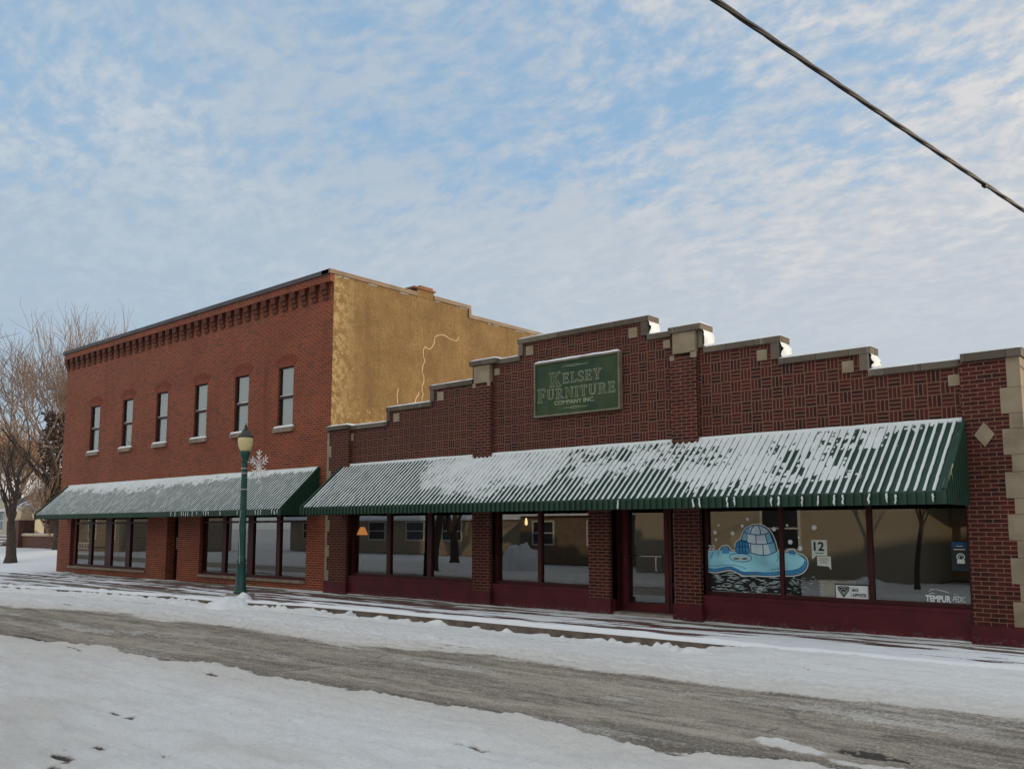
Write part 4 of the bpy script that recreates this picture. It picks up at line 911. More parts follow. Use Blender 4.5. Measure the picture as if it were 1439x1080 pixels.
def posters():
    ink = plain('black print', (.015,.016,.018), .6, .1, 5.); pap = plain('white paper', (.62,.66,.58), .8, .05, 3.); grey = plain('grey print', (.22,.24,.24), .7, .1, 5.)
    x0, x1, z0, z1 = rect2(P2, 348, 335, 518, 530); t = thing('number_poster', 'white paper poster with a large black number taped to the glass', 'poster', (x0,.112,z0))
    W_, H_ = x1-x0, z1-z0
    m = MB(); m.box(0,W_,0,.003,H_*.14,H_); m.prism([(0,-.02),(W_*.18,H_*.05),(W_*.3,H_*.1399),(0,H_*.1399)],0,.003); m.build('sheet', pap, t)
    m = MB(); put_text(m, '12', W_*.14, H_*.40, -.001, width=W_*.68, height=H_*.50, bold=.03, ext=.0006)
    put_text(m, 'months', W_*.24, H_*.24, -.001, width=W_*.5, height=H_*.06, ext=.0006) if False else stroke(m, [(W_*.22,H_*.28),(W_*.5,H_*.275),(W_*.78,H_*.28)], .012, -.001, .001)
    m.build('printing', ink, t)
    x0, x1, z0, z1 = rect2(P2, 405, 513, 556, 612); t = thing('paper_notice', 'small white paper notice with a folded corner below the number poster', 'notice', (x0,.108,z0))
    W_, H_ = x1-x0, z1-z0; m = MB(); m.prism([(0,0),(W_*.8,-.01),(W_,-.07),(W_,H_),(0,H_)],0,.002); m.build('sheet', pap, t)
    m = MB()
    for k, (a, b) in enumerate(((.12,.85),(.2,.8),(.12,.85),(.3,.7),(.2,.75))): stroke(m, [(W_*a,H_*(.82-.13*k)),(W_*b,H_*(.81-.13*k))], .008, -.001, .0008)
    m.build('printing', grey, t)
    x0, x1, z0, z1 = rect2(P2, 625, 835, 962, 968); t = thing('supporter_sign', 'white placard with a dark shield badge in the lower corner of the igloo window', 'placard', (x0-.045,.103,z0))
    W_, H_ = x1-x0, z1-z0; box('board', (0,W_,0,.012,0,H_), plain('white board', (.70,.73,.72), .6, .04, 4.), t)
    m = MB(); m.box(-.012,W_+.005,-.004,.012,H_,H_+.02); m.box(-.012,-.0005,-.004,.012,0,H_)
    sh = [(.05,.86),(.12,.93),(.37,.93),(.44,.86),(.41,.60),(.245,.10),(.08,.60)]; m.prism([(W_*a,H_*b) for a, b in sh][::-1], -.0025, -.0005)
    put_text(m, 'BACK', W_*.52, H_*.56, -.002, width=W_*.2, height=H_*.24, bold=.03, ext=.0006); put_text(m, 'SUPPORTER', W_*.52, H_*.2, -.002, width=W_*.43, height=H_*.24, bold=.03, ext=.0006)
    m.box(W_*.475,W_*.482,-.002,-.0005,H_*.15,H_*.88); m.build('printing', ink, t)
    m = MB(); sh2 = [(.09,.80),(.14,.84),(.35,.84),(.40,.80),(.37,.62),(.245,.28),(.12,.62)]; stroke(m, [(W_*a,H_*b) for a, b in sh2], .007, -.0045, .001, closed=True)
    u = np.linspace(0,PI,9); stroke(m, [(W_*(.245+.1*math.cos(k)),H_*(.52+.22*math.sin(k))) for k in u], .008, -.0045, .001); stroke(m, [(W_*.2,H_*.52),(W_*.3,H_*.52)], .01, -.0045, .001); stroke(m, [(W_*.215,H_*.42),(W_*.275,H_*.42)], .01, -.0045, .001); m.build('badge_detail', pap, t)
    # lettering on the right hand pane
    def P3(u, v):
        px = 1225+u/7.2; py = 715+v/7.2; return (14.76+(px-1231.5)*.01098, 1.75-(py-742)*(.01338-(px-997)*6.7e-6))
    t = thing('window_lettering', 'white mattress brand lettering under a thin peak line on the right pane', 'lettering', (-.03,0,0)); m = MB()
    a = P3(590,938); b = P3(840,880); put_text(m, 'TEMPUR', a[0], a[1], .112, width=b[0]-a[0], height=(b[1]-a[1])*.92, bold=.035, ext=.0008)
    a2 = P3(846,948); b2 = P3(1000,890); put_text(m, '-PEDIC', a2[0], a2[1]+.004, .112, width=b2[0]-a2[0]-.035, height=(b2[1]-a2[1])*.88, bold=.0, ext=.0008)
    for pts in ([(625,840),(650,815),(690,818)],[(690,818),(760,832),(840,858)],[(620,862),(660,852),(690,858)],[(870,865),(915,878)]): stroke(m, [P3(*p) for p in pts], [.004]+[.009]*(len(pts)-2)+[.004], .1115, .001)
    m.build('letters', plain('white vinyl', (.75,.78,.78), .6, .04, 4.), t)
    x0, x1, z0, z1 = rect2(P3, 845, 330, 1005, 640); t = thing('hours_sign', 'dark notice with blue top band and white emblem at the shop window edge', 'notice', (x0,.110,z0)); W_, H_ = .25, z1-z0
    box('board', (0,W_,0,.006,H_*.05,H_), plain('blue black card', (.02,.028,.035), .6, .2, 4.), t)
    m = MB(); m.box(W_*.05,W_*.95,-.001,-.0001,H_*.80,H_*.98); m.build('blue_band', plain('blue print', (.02,.055,.13), .6, .2, 4.), t)
    m = MB(); stroke(m, [(W_*.15,H_*.74),(W_*.85,H_*.74)], .012, -.0012, .001); stroke(m, [(W_*.3,H_*.85),(W_*.7,H_*.85)], .008, -.002, .0008)
    u = np.linspace(0,2*PI,16)[:-1]; stroke(m, [(W_*(.55+.22*math.cos(k)),H_*(.5+.10*math.sin(k))) for k in u], .016, -.0012, .001, closed=True); stroke(m, [(W_*(.55+.1*math.cos(k)),H_*(.5+.045*math.sin(k))) for k in u[:11]], .01, -.0012, .001)
    m.box(W_*.33,W_*.78,-.001,-.0001,H_*.28,H_*.40); m.build('emblem', pap, t)
posters()

# things standing inside the shop behind the glass
tb = thing('cardboard_panel', 'tan cardboard panel standing behind the igloo painting', 'panel', (12.05,.30,.05)); box('panel', (0,.62,0,.03,.98,1.62), M['tan'], tb); boxes('stand', [(.26,.34,.031,.08,0,1.5)], M['sofa'], tb)
tb = thing('wooden_chest', 'pale wooden chest standing inside the igloo window', 'chest', (13.75,.30,.05))
box('body', (0,.62,0,.42,.0,.76), M['wood'], tb); box('top', (-.02,.64,-.02,.44,.762,.80), M['wood'], tb); boxes('drawer', [(.03,.59,-.012,-.001,.52,.72)], M['wood'], tb); boxes('drawer', [(.03,.59,-.012,-.001,.26,.49)], M['wood'], tb)
tb = thing('floor_lamp', 'glowing orange floor lamp inside the leftmost shop window', 'lamp', (.60,.72,.05))
m = MB(); m.lathe([(.13,0),(.13,.02),(.02,.05),(.012,.3),(.012,1.62)],0,0,14); m.build('stand', M['sofa'], tb, True)
m = MB(); m.lathe([(.16,1.52),(.15,1.54),(.10,1.66),(.055,1.74),(.05,1.74),(.09,1.66),(.145,1.53)],0,0,16); m.build('lamp_shade', emit('lit orange shade', (1.,.34,.08), .55), tb, True)
tb = thing('hanging_lamp', 'small warm ceiling light glowing behind the second shop window', 'lamp', (6.36,1.0,3.0))
m = MB(); m.tube([(0,0,0),(0,0,-1.0)], .008, 6); m.build('cord', M['wire'], tb); m = MB(); m.lathe([(.005,-1.18),(.03,-1.16),(.035,-1.10),(.02,-1.02),(.005,-1.0)],0,0,10); m.build('bulb', emit('warm bulb', (1.,.62,.30), 1.6), tb, True)
def sofa(x, y, w_, label):
    s = thing('sofa', label, 'sofa', (x,y,.05)); box('seat', (0,w_,.05,.85,.12,.45), M['sofa'], s); box('backrest', (0,w_,.86,1.05,.1,.88), M['sofa'], s)
    box('armrest', (-.18,-.002,.0,1.0,.1,.62), M['sofa'], s); box('armrest', (w_+.002,w_+.18,.0,1.0,.1,.62), M['sofa'], s)
sofa(7.6, 1.2, 1.7, 'dark sofa standing inside the middle shop window'); sofa(2.6, 1.6, 1.9, 'dark sofa standing inside the left shop window')

# ================================================================== lamp post with hanging snowflake
LP = (.56,-3.02,0.0)
lp = thing('lamp_post', 'dark green fluted street lamp with a cream acorn globe', 'street lamp', LP)
K = .985
m = MB(); m.box(-.26,.26,-.24,.24,-.1,.16); m.build('plinth', M['concrete'], lp)
m = MB(); m.lathe([(.165,.161),(.165,.20),(.145,.23),(.138,.30),(.130,.34),(.118,.62),(.106,.92),(.122,.94),(.122,.97),(.100,1.0),(.092,1.10)],0,0,24,flute=.06,fl=(.33,.91)); m.build('base', M['lampgreen'], lp, True)
m = MB(); m.lathe([(.090,1.10),(.080,2.2),(.070,3.36),(.072,3.37)],0,0,24,flute=.07,fl=(1.15,3.33)); m.build('pole', M['lampgreen'], lp)
m = MB(); m.lathe([(.076,3.371),(.078,3.43),(.072,3.46),(.10,3.52),(.128,3.62),(.132,3.655),(.12,3.66)],0,0,20); m.build('neck', M['lampgreen'], lp, True)
m = MB(); m.lathe([(.118,3.661),(.135,3.70),(.168,3.80),(.186,3.92),(.182,3.99),(.17,4.01)],0,0,24); m.build('globe', M['globe'], lp, True)
m = MB(); m.lathe([(.185,4.005),(.20,4.015),(.185,4.05),(.13,4.10),(.09,4.17),(.065,4.20),(.05,4.205)],0,0,24); cp = m.build('cap', M['lampcap'], lp, True)
m = MB(); m.lathe([(.045,4.206),(.06,4.225),(.028,4.245),(.032,4.27),(.048,4.285),(.02,4.31),(.012,4.36),(.003,4.40)],0,0,14); m.build('finial', M['lampcap'], cp, True)
for z in (3.10,3.22,2.70): 
    m = MB(); m.lathe([(.080,z),(.082,z+.002),(.082,z+.022),(.080,z+.024)],0,0,20); m.build('strap', M['tape'], lp)
m = MB(); m.tube([(.05,-.085,2.2),(-.02,-.095,1.8),(.04,-.098,1.4),(.08,-.10,1.1),(.11,-.125,.9)], .007, 6); m.build('wire', M['tape'], lp)
def flake():
    # hangs in a plane across the street, beside the post
    s = thing('snowflake_decoration', 'white wire snowflake decoration mounted on the lamp post', 'decoration', (LP[0]+.60,LP[1]+.02,3.24))
    m = MB(); rr = .0135
    for k in range(6):
        a = PI/2+k*PI/3; c, d = math.cos(a), math.sin(a); P = lambda r, o=0: (r*c-o*d, 0, r*d+o*c)
        m.tube([P(.03),P(.43)], rr, 6)
        for r0, l in ((.20,.10),(.30,.105)):
            for sg in (-1,1): m.tube([P(r0),P(r0+l*.8,sg*l)], rr*.85, 6)
        b = a+PI/6; m.tube([(.02*math.cos(b),0,.02*math.sin(b)),(.21*math.cos(b),0,.21*math.sin(b))], rr*.8, 6)
    m.tube([(.05*math.cos(t),0,.05*math.sin(t)) for t in np.linspace(0,2*PI,13)], .012, 6, cap=False); m.build('flake', M['white'], s, True)
    m = MB(); m.tube([(-.54,.0,.15),(-.35,.03,.15),(-.16,.02,.09)], .01, 6); m.tube([(-.54,.0,-.24),(-.35,.03,-.24),(-.18,.02,-.11)], .01, 6); m.build('bracket', M['white'], s)
flake()
# heap of snow shovelled against the lamp's foot
def heap(name, label, cx, cy_, rx, ry, h, seed, cat='snow pile', z0=-.15, mat=None, lob=(), pw=.8):
    n = 60; u = np.linspace(-1.25,1.25,n); U, V = np.meshgrid(u, u); X = cx+U*rx; Y = cy_+V*ry
    r = np.hypot(U,V); H = np.clip(1-r**2,0,1)**pw
    for (a, b, s_, k) in lob: H = np.maximum(H, k*np.clip(1-((U-a)**2+(V-b)**2)/s_**2,0,1))
    H = H*h*(.72+.5*fbm(X*3,Y*3,seed))+(fbm(X*9,Y*9,seed+1)-.5)*.05*(H > .02); Z = z0-.03+H*1.02
    return tag(mesh_np(name, np.stack([X,Y,Z],-1), gridF(n, n, keep=(H > .0)), mat or M['snow']), label, cat)
heap('snow_pile', 'white snow heap shovelled against the foot of the lamp post', .86, -3.45, .60, .60, .34, 3, lob=((.15,.45,.55,1.15),(-.55,-.1,.5,.5)))

# ================================================================== overhead cable
cb = thing('overhead_cable', 'black twisted overhead cable crossing the upper right sky', 'cable')
a = np.array([17.3186,-9.84,5.42]); b = np.array([18.20,-4.81,5.08]); d = b-a
q = 260; tt = np.linspace(-1.2, 2.6, q); m = MB()
for k in range(3):
    ph = tt*d.dot(d)**.5*5.+k*2*PI/3; rr = .0085
    pts = a+np.outer(tt, d)+np.stack([rr*np.cos(ph), 0*ph, rr*np.sin(ph)],-1); pts[:,2] += .02*(tt-.5)**2-.005
    m.tube(pts, .0135, 6)
m.build('strands', M['wire'], cb, True)
m = MB(); p = a+d*.82; m.tube([p-d*.004+np.array([0,0,-.02]),p+d*.004+np.array([0,0,-.02])], .024, 8); m.build('splice', M['wire'], cb)
#PART5
# ================================================================== trees
def tubes_np(B, Rr, n):
    """B: (N, k, 3) polylines, Rr: (N, k) radii"""
    N, k, _ = B.shape; d = np.gradient(B, axis=1); d /= np.maximum(np.linalg.norm(d, axis=2, keepdims=True), 1e-9)
    ref = np.where(np.abs(d[:,:1,2:3]) < .9, np.array([0,0,1.]), np.array([1.,0,0])); ref = np.broadcast_to(ref, d.shape)
    a = np.cross(ref, d); a /= np.maximum(np.linalg.norm(a, axis=2, keepdims=True), 1e-9); b = np.cross(d, a)
    t = np.arange(n)*2*PI/n
    V = B[:,:,None,:]+Rr[:,:,None,None]*(np.cos(t)[None,None,:,None]*a[:,:,None,:]+np.sin(t)[None,None,:,None]*b[:,:,None,:])
    i, s, j = np.meshgrid(np.arange(N), np.arange(k-1), np.arange(n), indexing='ij')
    o = (i*k+s)*n; F = np.stack([o+j, o+(j+1) % n, o+n+(j+1) % n, o+n+j], -1).reshape(-1, 4)
    return V.reshape(-1, 3), F
def tree(name, label, base, h, r, mats, seed, trunk_h=.3, lean=(0,0), limbs=(5,5,5,4), spread=.75, up=.12, leaf=None, group=None, lim_len=.5, thin=.012, ivy=None, cat='tree'):
    rng = np.random.RandomState(seed); lv = [[] for _ in range(len(limbs)+1)]; T = thing(name, label, cat, base, group)
    def grow(p, d, L, r0, k):
        n = 6; pts = [p]; cur = d/np.linalg.norm(d); step = L/(n-1)
        for i in range(n-1):
            cur = cur+rng.normal(0, .07+.03*k, 3)+np.array([0,0,up*(.3+.3*k)]); cur /= np.linalg.norm(cur); pts.append(pts[-1]+cur*step)
        pts = np.array(pts); r1 = max(r0*(.52 if k else .7), thin*.5); lv[k].append((pts, np.linspace(r0, r1, n)))
        if k == len(limbs): return
        for c in range(limbs[k]):
            t = 1. if (k == 0 and c < 2) else rng.uniform(.45 if k else .7, 1.)
            if c == 0: t = 1.
            f = t*(n-1); i = min(int(f), n-2); q = pts[i]+(pts[i+1]-pts[i])*(f-i); dd = (pts[i+1]-pts[i])/step
            az = 2*PI*(c+rng.uniform(-.35,.35))/limbs[k]+k; a = np.cross(dd, [.3,.2,1.]); a /= np.linalg.norm(a)+1e-9; b = np.cross(dd, a)
            sp = spread*rng.uniform(.6,1.2)*(.45 if c == 0 and k else 1.)
            nd = dd+sp*(math.cos(az)*a+math.sin(az)*b)
            rr = (r1 if t > .99 else r0*(1-.45*t))*(.80 if c == 0 else rng.uniform(.5,.72))
            grow(q, nd, L*rng.uniform(.62,.86) if k else h*lim_len*rng.uniform(.75,1.05), max(rr, thin), k+1)
    grow(np.array([0,0,-.15]), np.array([lean[0],lean[1],1.]), h*trunk_h, r, 0)
    def build(nm, lo, hi, mat):
        Vs, Fs, o = [], [], 0
        for k in range(lo, hi):
            if not lv[k]: continue
            V, F = tubes_np(np.array([x[0] for x in lv[k]]), np.array([x[1] for x in lv[k]]), (10,7,5,4,3,3)[min(k,5)])
            if k == 0: V[:10] = V[:10]*np.array([1.35,1.35,1])
            Vs.append(V); Fs.append(F+o); o += len(V)
        return mesh_np(nm, np.concatenate(Vs), np.concatenate(Fs), mat, T)
    build('trunk', 0, 2, mats[0]); build('crown', 2, len(limbs)+1, mats[1])
    if leaf:
        cnt, size, mat = leaf; tips = np.array([x[0][rng.randint(2,6)] for x in lv[-1]]+[x[0][rng.randint(1,6)] for x in lv[-1]])
        c = tips[rng.randint(0, len(tips), cnt)]+rng.normal(0, .16, (cnt,3)); a = rng.normal(0,1,(cnt,3)); a /= np.linalg.norm(a,axis=1)[:,None]; b = np.cross(a, rng.normal(0,1,(cnt,3))); b /= np.linalg.norm(b,axis=1)[:,None]
        s = size*rng.uniform(.6,1.3,(cnt,1)); V = np.stack([c-a*s, c+b*s*.5, c+a*s, c-b*s*.5], 1).reshape(-1,3); mesh_np('leaves', V, np.arange(cnt*4).reshape(-1,4), mat, T, False)
    if ivy:
        cnt, z0, z1, rad, mat = ivy; z = rng.uniform(z0, z1, cnt); az = rng.uniform(0, 2*PI, cnt); rr = rad*np.sqrt(rng.uniform(0,1,cnt))*(.55+.7*vn(z*1.3, az, 3))
        c = np.stack([rr*np.cos(az)+lean[0]*z, rr*np.sin(az)+lean[1]*z, z],-1); a = rng.normal(0,1,(cnt,3)); a /= np.linalg.norm(a,axis=1)[:,None]; b = np.cross(a, rng.normal(0,1,(cnt,3))); b /= np.linalg.norm(b,axis=1)[:,None]
        s = .11*rng.uniform(.5,1.4,(cnt,1)); V = np.stack([c-a*s, c+b*s*.6, c+a*s, c-b*s*.6],1).reshape(-1,3); mesh_np('foliage', V, np.arange(cnt*4).reshape(-1,4), mat, T, False)
    return T
bark = plain('grey brown bark', (.075,.055,.045), .9, .4, 12., bump=.5); twig = plain('brown twigs', (.20,.14,.105), .9, .3, 6.); twig2 = plain('pale twigs', (.28,.20,.15), .9, .3, 6.)
rust = plain('rust brown dead leaves', (.36,.205,.095), .8, .45, 3.); darkleaf = plain('dark dry foliage', (.085,.052,.038), .9, .5, 3.)
tree('bare_tree', 'dark forked tree trunk standing in the snowy yard at the far left', (-28.6,1.95,.1), 6.4, .27, (bark,bark), 11, trunk_h=.34, limbs=(3,4,4,3), spread=.6, lim_len=.36, thin=.010)
tree('spreading_tree', 'tall bare tree with fanning limbs rising beside the left edge of the brick building', (-36.0,7.2,.45), 12.4, .32, (bark,twig), 5, trunk_h=.34, limbs=(8,5,5,5), spread=.85, up=.06, lean=(-.12,0), lim_len=.36, thin=.016, ivy=(3400,1.6,8.4,1.15,darkleaf))
tree('bare_tree', 'thin bare tree top showing just above the left end of the flat brick roofline', (-44.3,11,.5), 14.2, .28, (twig,twig2), 21, trunk_h=.42, limbs=(5,5,5,4), spread=.42, lim_len=.32, thin=.015)
tree('bare_tree', 'thin bare tree top above the roofline, the one farther right', (-38.9,11,.5), 13.4, .26, (twig,twig2), 33, trunk_h=.42, limbs=(5,5,5,4), spread=.5, lim_len=.32, thin=.015)
tree('oak_tree', 'oak still holding rust brown leaves behind the far left yard', (-55.5,11.4,.5), 8.5, .25, (bark,twig), 41, trunk_h=.34, limbs=(6,5,5,3), spread=.7, lim_len=.36, thin=.016, leaf=(3200,.085,rust))
tree('background_tree', 'bare tree rising behind the pale house at the left frame edge', (-63,14.,.5), 11, .3, (twig,twig2), 51, trunk_h=.3, limbs=(6,5,5,4), spread=.7, lim_len=.36, thin=.018)

# ================================================================== houses
cream = plain('cream siding', (.44,.40,.31), .8, .08, 3.); trimw = plain('white trim', (.60,.58,.53), .6, .06, 4.); dkbrick = brick_mat('house brick', (.15,.055,.038), (.12,.045,.033), (.07,.03,.025), (.20,.14,.11))
shing = plain('brown shingles', (.115,.075,.05), .9, .45, 5., bump=.4); dkglass = plain('dark house glass', (.03,.035,.04), .15, .2, 2., spec=.5); capst = plain('pale wall cap', (.52,.40,.26), .8, .12, 4.)
def patchy_roof():
    t = NT('snow patched shingles', .9); n = t.noise(scale=1.4, detail=6, rough=.7, sc=(1,1,1)); x, y, z = t.xyz()
    st = t.noise(scale=2.4, detail=5, sc=(1.6,.5,.5)); s = t.ss(.50,.58,t.m('ADD', t.m('MULTIPLY', n, .55), t.m('MULTIPLY', st, .45)))
    t.col(t.mix(s, t.mix(n, (.07,.05,.04), (.15,.10,.07)), (.80,.81,.83))); t.bump(s, .4, .03); return t.mat
proof = patchy_roof()
def gable(mb, x0, x1, y0, y1, z, rise, ov=.35, ax='x', th=.16):
    """a pitched roof slab, ridge along ax"""
    if ax == 'x':
        yc = (y0+y1)/2; sl = rise/((y1-y0)/2)
        pr = [(y0-ov,z-ov*sl),(yc,z+rise),(y1+ov,z-ov*sl),(y1+ov,z-ov*sl+th),(yc,z+rise+th),(y0-ov,z-ov*sl+th)]; mb.prismx(pr, x0-ov, x1+ov)
    else:
        xc = (x0+x1)/2; sl = rise/((x1-x0)/2)
        pr = [(x0-ov,z-ov*sl),(xc,z+rise),(x1+ov,z-ov*sl),(x1+ov,z-ov*sl+th),(xc,z+rise+th),(x0-ov,z-ov*sl+th)]; mb.prism(pr[::-1], y0-ov, y1+ov)
def hwin(parent, x0, x1, z0, z1, y, f=-1, shutters=False, mid=True):
    """a house window on the wall plane y, facing f along y"""
    a, b = sorted((y, y+f*.05))
    bs = [(x0-.09,x0,a,b,z0-.09,z1+.09),(x1,x1+.09,a,b,z0-.09,z1+.09),(x0,x1,a,b,z1,z1+.09),(x0,x1,a,b,z0-.09,z0)]
    if mid: bs.append((x0,x1,a,b,(z0+z1)/2-.03,(z0+z1)/2+.03))
    w_ = boxes('window', bs, trimw, parent); a, b = sorted((y+f*.004, y+f*.02)); box('pane', (x0+.001,x1-.001,a,b,z0+.001,z1-.001), dkglass, w_)
# brick bungalow with a porch
bg = thing('brick_bungalow', 'dark brick bungalow with a low porch wall and snow patched roof beyond the brick building', 'house', (0,0,0))
m = MB(); m.box(-51,-33,12.0,21,.3,4.1); m.prismx([(12.0,4.1),(21,4.1),(16.5,7.2)], -50.99, -33.01); m.build('wall', dkbrick, bg)
m = MB(); gable(m, -51,-33, 9.2,23.8, 3.1, 4.4, .4, 'x'); m.build('roof', proof, bg)
boxes('eave', [(-51.4,-32.6,8.76,8.80,2.95,3.16)], trimw, bg)
pw = boxes('porch_wall', [(-46.5,-33,8.0,8.3,.2,1.25)], dkbrick, bg); boxes('wall_cap', [(-46.55,-32.95,7.94,8.36,1.25,1.38)], capst, pw)
for x in (-44.6,-34.4):
    p = boxes('porch_pier', [(x-.55,x+.55,7.75,8.75,.2,2.3)], dkbrick, bg); boxes('pier_cap', [(x-.62,x+.62,7.69,8.81,2.3,2.38)], capst, p)
    mm = MB(); mm.add([(x-.45,7.85,2.38),(x+.45,7.85,2.38),(x+.45,8.65,2.38),(x-.45,8.65,2.38),(x-.3,8.0,3.2),(x+.3,8.0,3.2),(x+.3,8.5,3.2),(x-.3,8.5,3.2)],[(4,5,6,7),(0,1,5,4),(1,2,6,5),(2,3,7,6),(3,0,4,7)]); mm.build('porch_column', capst, bg)
for x in (-48.5,-42.4,-38.6): hwin(bg, x, x+1.0, 1.3, 2.9, 12.0)
d_ = boxes('door', [(-40.9,-39.9,11.94,11.998,.5,2.7)], trimw, bg); boxes('handle', [(-40.05,-39.98,11.90,11.938,1.5,1.6)], M['doormat'], d_)
st = boxes('step', [(-50.6,-46.6,7.0+.35*k,9.0,.15,.45+.19*k) for k in range(5)], M['concrete'], bg)
mm = MB()
for k in range(5): mm.snow(-50.6,-46.6,7.0+.35*k,7.34+.35*k if k < 4 else 9.0,.45+.19*k,.08,step=.25,seed=k)
mm.build('snow', M['snow'], st, True)
m = MB(); mm = MB()
for k in range(6): mm.snow(-46.4+k*2.2,-44.4+k*2.2,7.95,8.35,1.38,.05,step=.2,seed=k)
mm.build('snow', M['snow'], pw, True)
# pale house at the frame edge
ph = thing('pale_house', 'pale cream house with a snowy gable at the left frame edge', 'house', (0,0,0))
m = MB(); m.box(-72,-60,12.5,22,.3,4.4); m.prism([(-72,4.4),(-60,4.4),(-66,7.6)], 12.52, 21.98); m.build('wall', cream, ph)
m = MB(); gable(m, -72,-60,12.5,22,4.4,3.2,.5,'y'); m.build('roof', M['snow'], ph)
boxes('eave_trim', [(-72.6,-59.4,12.3,12.49,4.25,4.5)], trimw, ph)
for x in (-70.5,-67,-63,-61.6): hwin(ph, x, x+.9, 1.6, 3.2, 12.5)
tree('yard_shrub', 'leafless brush growing against the bungalow porch', (-37.2,7.3,.45), 4.2, .06, (twig,twig2), 61, trunk_h=.16, limbs=(7,6,5,4), spread=.75, lim_len=.5, thin=.012, cat='shrub')

# across the street: what the shop windows mirror
r1 = thing('ranch_house', 'long tan ranch house with a snowy roof across the street, mirrored in the shop windows', 'house', (0,0,0))
tan = plain('tan brick siding', (.34,.27,.19), .85, .15, 5.)
m = MB(); m.box(-47,-19,-39,-31,-.2,2.6); m.build('wall', tan, r1); m = MB(); gable(m,-47,-19,-39,-31,2.6,1.7,.6,'x'); m.build('roof', M['snow'], r1)
for x in (-45,-41,-36,-31.5,-27.5,-23.5): hwin(r1, x, x+1.9, .9, 2.2, -31, 1)
g1 = thing('garage_house', 'brown house with a garage across the street, mirrored in the middle shop window', 'house', (0,0,0))
m = MB(); m.box(-13,-3,-32,-23,-.2,2.7); m.build('wall', plain('brown siding', (.20,.14,.095), .85, .2, 4.), g1); m = MB(); gable(m,-13,-3,-32,-23,2.7,2.0,.6,'x'); m.build('roof', M['snow'], g1)
for x in (-12,-8.2,-5.4): hwin(g1, x, x+1.4, .9, 2.1, -23, 1)
r2 = thing('shingled_house', 'grey shingled house across the street, mirrored in the windows of the red brick building', 'house', (0,0,0))
m = MB(); m.box(-66,-50,-27,-17,-.2,3.2); m.build('wall', plain('grey brown shingles', (.26,.22,.17), .85, .2, 5.), r2); m = MB(); gable(m,-66,-50,-27,-17,3.2,2.6,.5,'x'); m.build('roof', M['snow'], r2)
for x in (-64,-60,-55.5,-52): hwin(r2, x, x+1.3, .9, 2.4, -17, 1)
boxes('porch_rail', [(-66,-50,-15.0,-14.92,.55,.65),(-66,-50,-15.0,-14.92,.15,.2)]+[(-66+k*.5,-65.95+k*.5,-14.99,-14.93,.201,.549) for k in range(32)], trimw, r2)
tree('street_tree', 'bare tree on the snowy lawn across the street, mirrored in the red building windows', (-42,-16,-.2), 8, .18, (bark,bark), 74, trunk_h=.28, limbs=(5,5,4), spread=.7, lim_len=.42, thin=.02)
s1 = thing('siding_house', 'beige sided house with a flat entry canopy mirrored in the right shop window', 'house', (0,0,0))
def siding():
    t = NT('beige lap siding', .7); x, y, z = t.xyz(); f = t.m('FRACT', t.m('DIVIDE', z, .12)); t.col(t.mix(t.ss(.0,.12,f), (.20,.17,.12), (.38,.33,.24))); t.bump(f, .6, .02); return t.mat
m = MB(); m.box(-1.0,10.4,-27,-16.2,-.2,5.6); m.build('wall', siding(), s1); m = MB(); gable(m,-1,10.4,-27,-16.2,5.6,2.2,.4,'y'); m.build('roof', M['snow'], s1)
boxes('canopy', [(10.402,14.6,-20.5,-16.6,2.55,2.8)], trimw, s1); boxes('canopy_post', [(14.2,14.35,-16.9,-16.75,-.2,2.549)], trimw, s1); boxes('canopy_post', [(14.2,14.35,-20.3,-20.15,-.2,2.549)], trimw, s1)
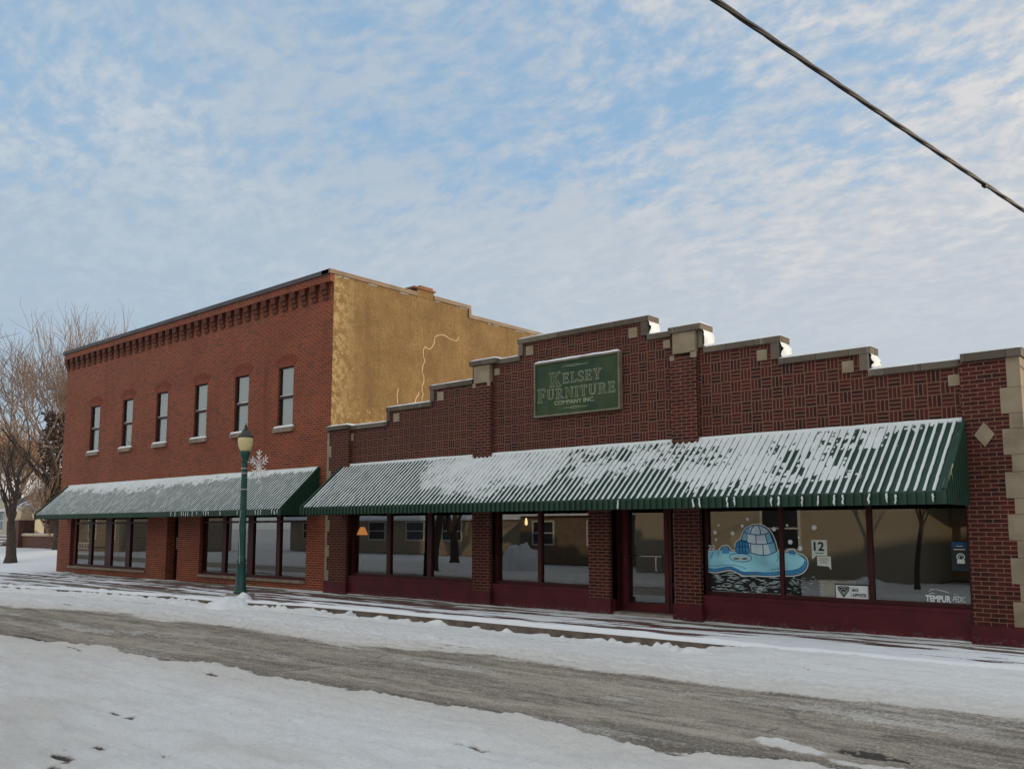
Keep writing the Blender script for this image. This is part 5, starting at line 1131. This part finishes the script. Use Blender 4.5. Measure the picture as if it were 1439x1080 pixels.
boxes('wing', [(10.402,16.5,-27,-20.6,-.2,3.4)], tan, s1); d_ = boxes('door', [(11.6,12.6,-20.598,-20.55,-.1,2.05)], plain('brown door', (.16,.07,.035), .6, .2, 4.), s1); boxes('handle', [(12.45,12.52,-20.549,-20.5,.9,1.0)], M['doormat'], d_)
hwin(s1, 1.2, 2.6, 1.0, 2.5, -16.2, 1); hwin(s1, 5.0, 6.4, 1.0, 2.5, -16.2, 1)
tree('street_tree', 'bare thick trunked tree across the street, mirrored in the left shop window', (-8.5,-11.9,-.2), 11, .21, (bark,bark), 71, trunk_h=.30, limbs=(5,5,4), spread=.7, lim_len=.42, thin=.02)
tree('street_tree', 'low branching tree farther across the street, mirrored in the left shop window', (-15.8,-20.5,-.2), 9, .27, (bark,bark), 72, trunk_h=.22, limbs=(9,7,5), spread=.75, lim_len=.5, thin=.02)
tree('street_tree', 'slim bare tree in front of the beige sided house', (11.3,-13.5,-.2), 4.4, .09, (bark,bark), 73, trunk_h=.5, limbs=(4,4), spread=.3, lim_len=.28, thin=.012)
heap('plowed_snow_pile', 'big plowed snow mound across the street, mirrored in the middle shop window', -6.2, -15.2, 1.05, .9, 1.25, 13, z0=-.25, pw=.42)
heap('plowed_snow_pile', 'low plowed snow mound beside the slim tree across the street', 9.4, -14.6, 1.1, .7, .38, 14, z0=-.25)
# unseen house added beyond the right edge to keep low sun off the street
for i, (x0, x1, y0, y1, h, lab) in enumerate(((29,45,2.2,24,6.6,'unseen house added beyond the right end of the shop to block low sun'),)):
    hs = thing('sun_blocker_house', lab, 'house', (0,0,0))
    m = MB(); m.box(x0,x1,y0,y1,-.2,h*.72); m.build('wall', cream, hs); m = MB(); gable(m,x0,x1,y0,y1,h*.72,h*.28,.4,'y'); m.build('roof', M['snow'], hs)
    hwin(hs, x0+2, x0+3.2, 1., 2.2, y0); hwin(hs, x0+7, x0+8.2, 1., 2.2, y0)
for o in bpy.data.objects:
    g = {'bare_tree': 'bare trees in the yard and behind the roofline', 'street_tree': 'bare trees across the street', 'plowed_snow_pile': 'plowed snow mounds across the street', 'sofa': 'sofas inside the shop'}.get(o.name.split('.')[0])
    if g and o.parent is None: o['group'] = g
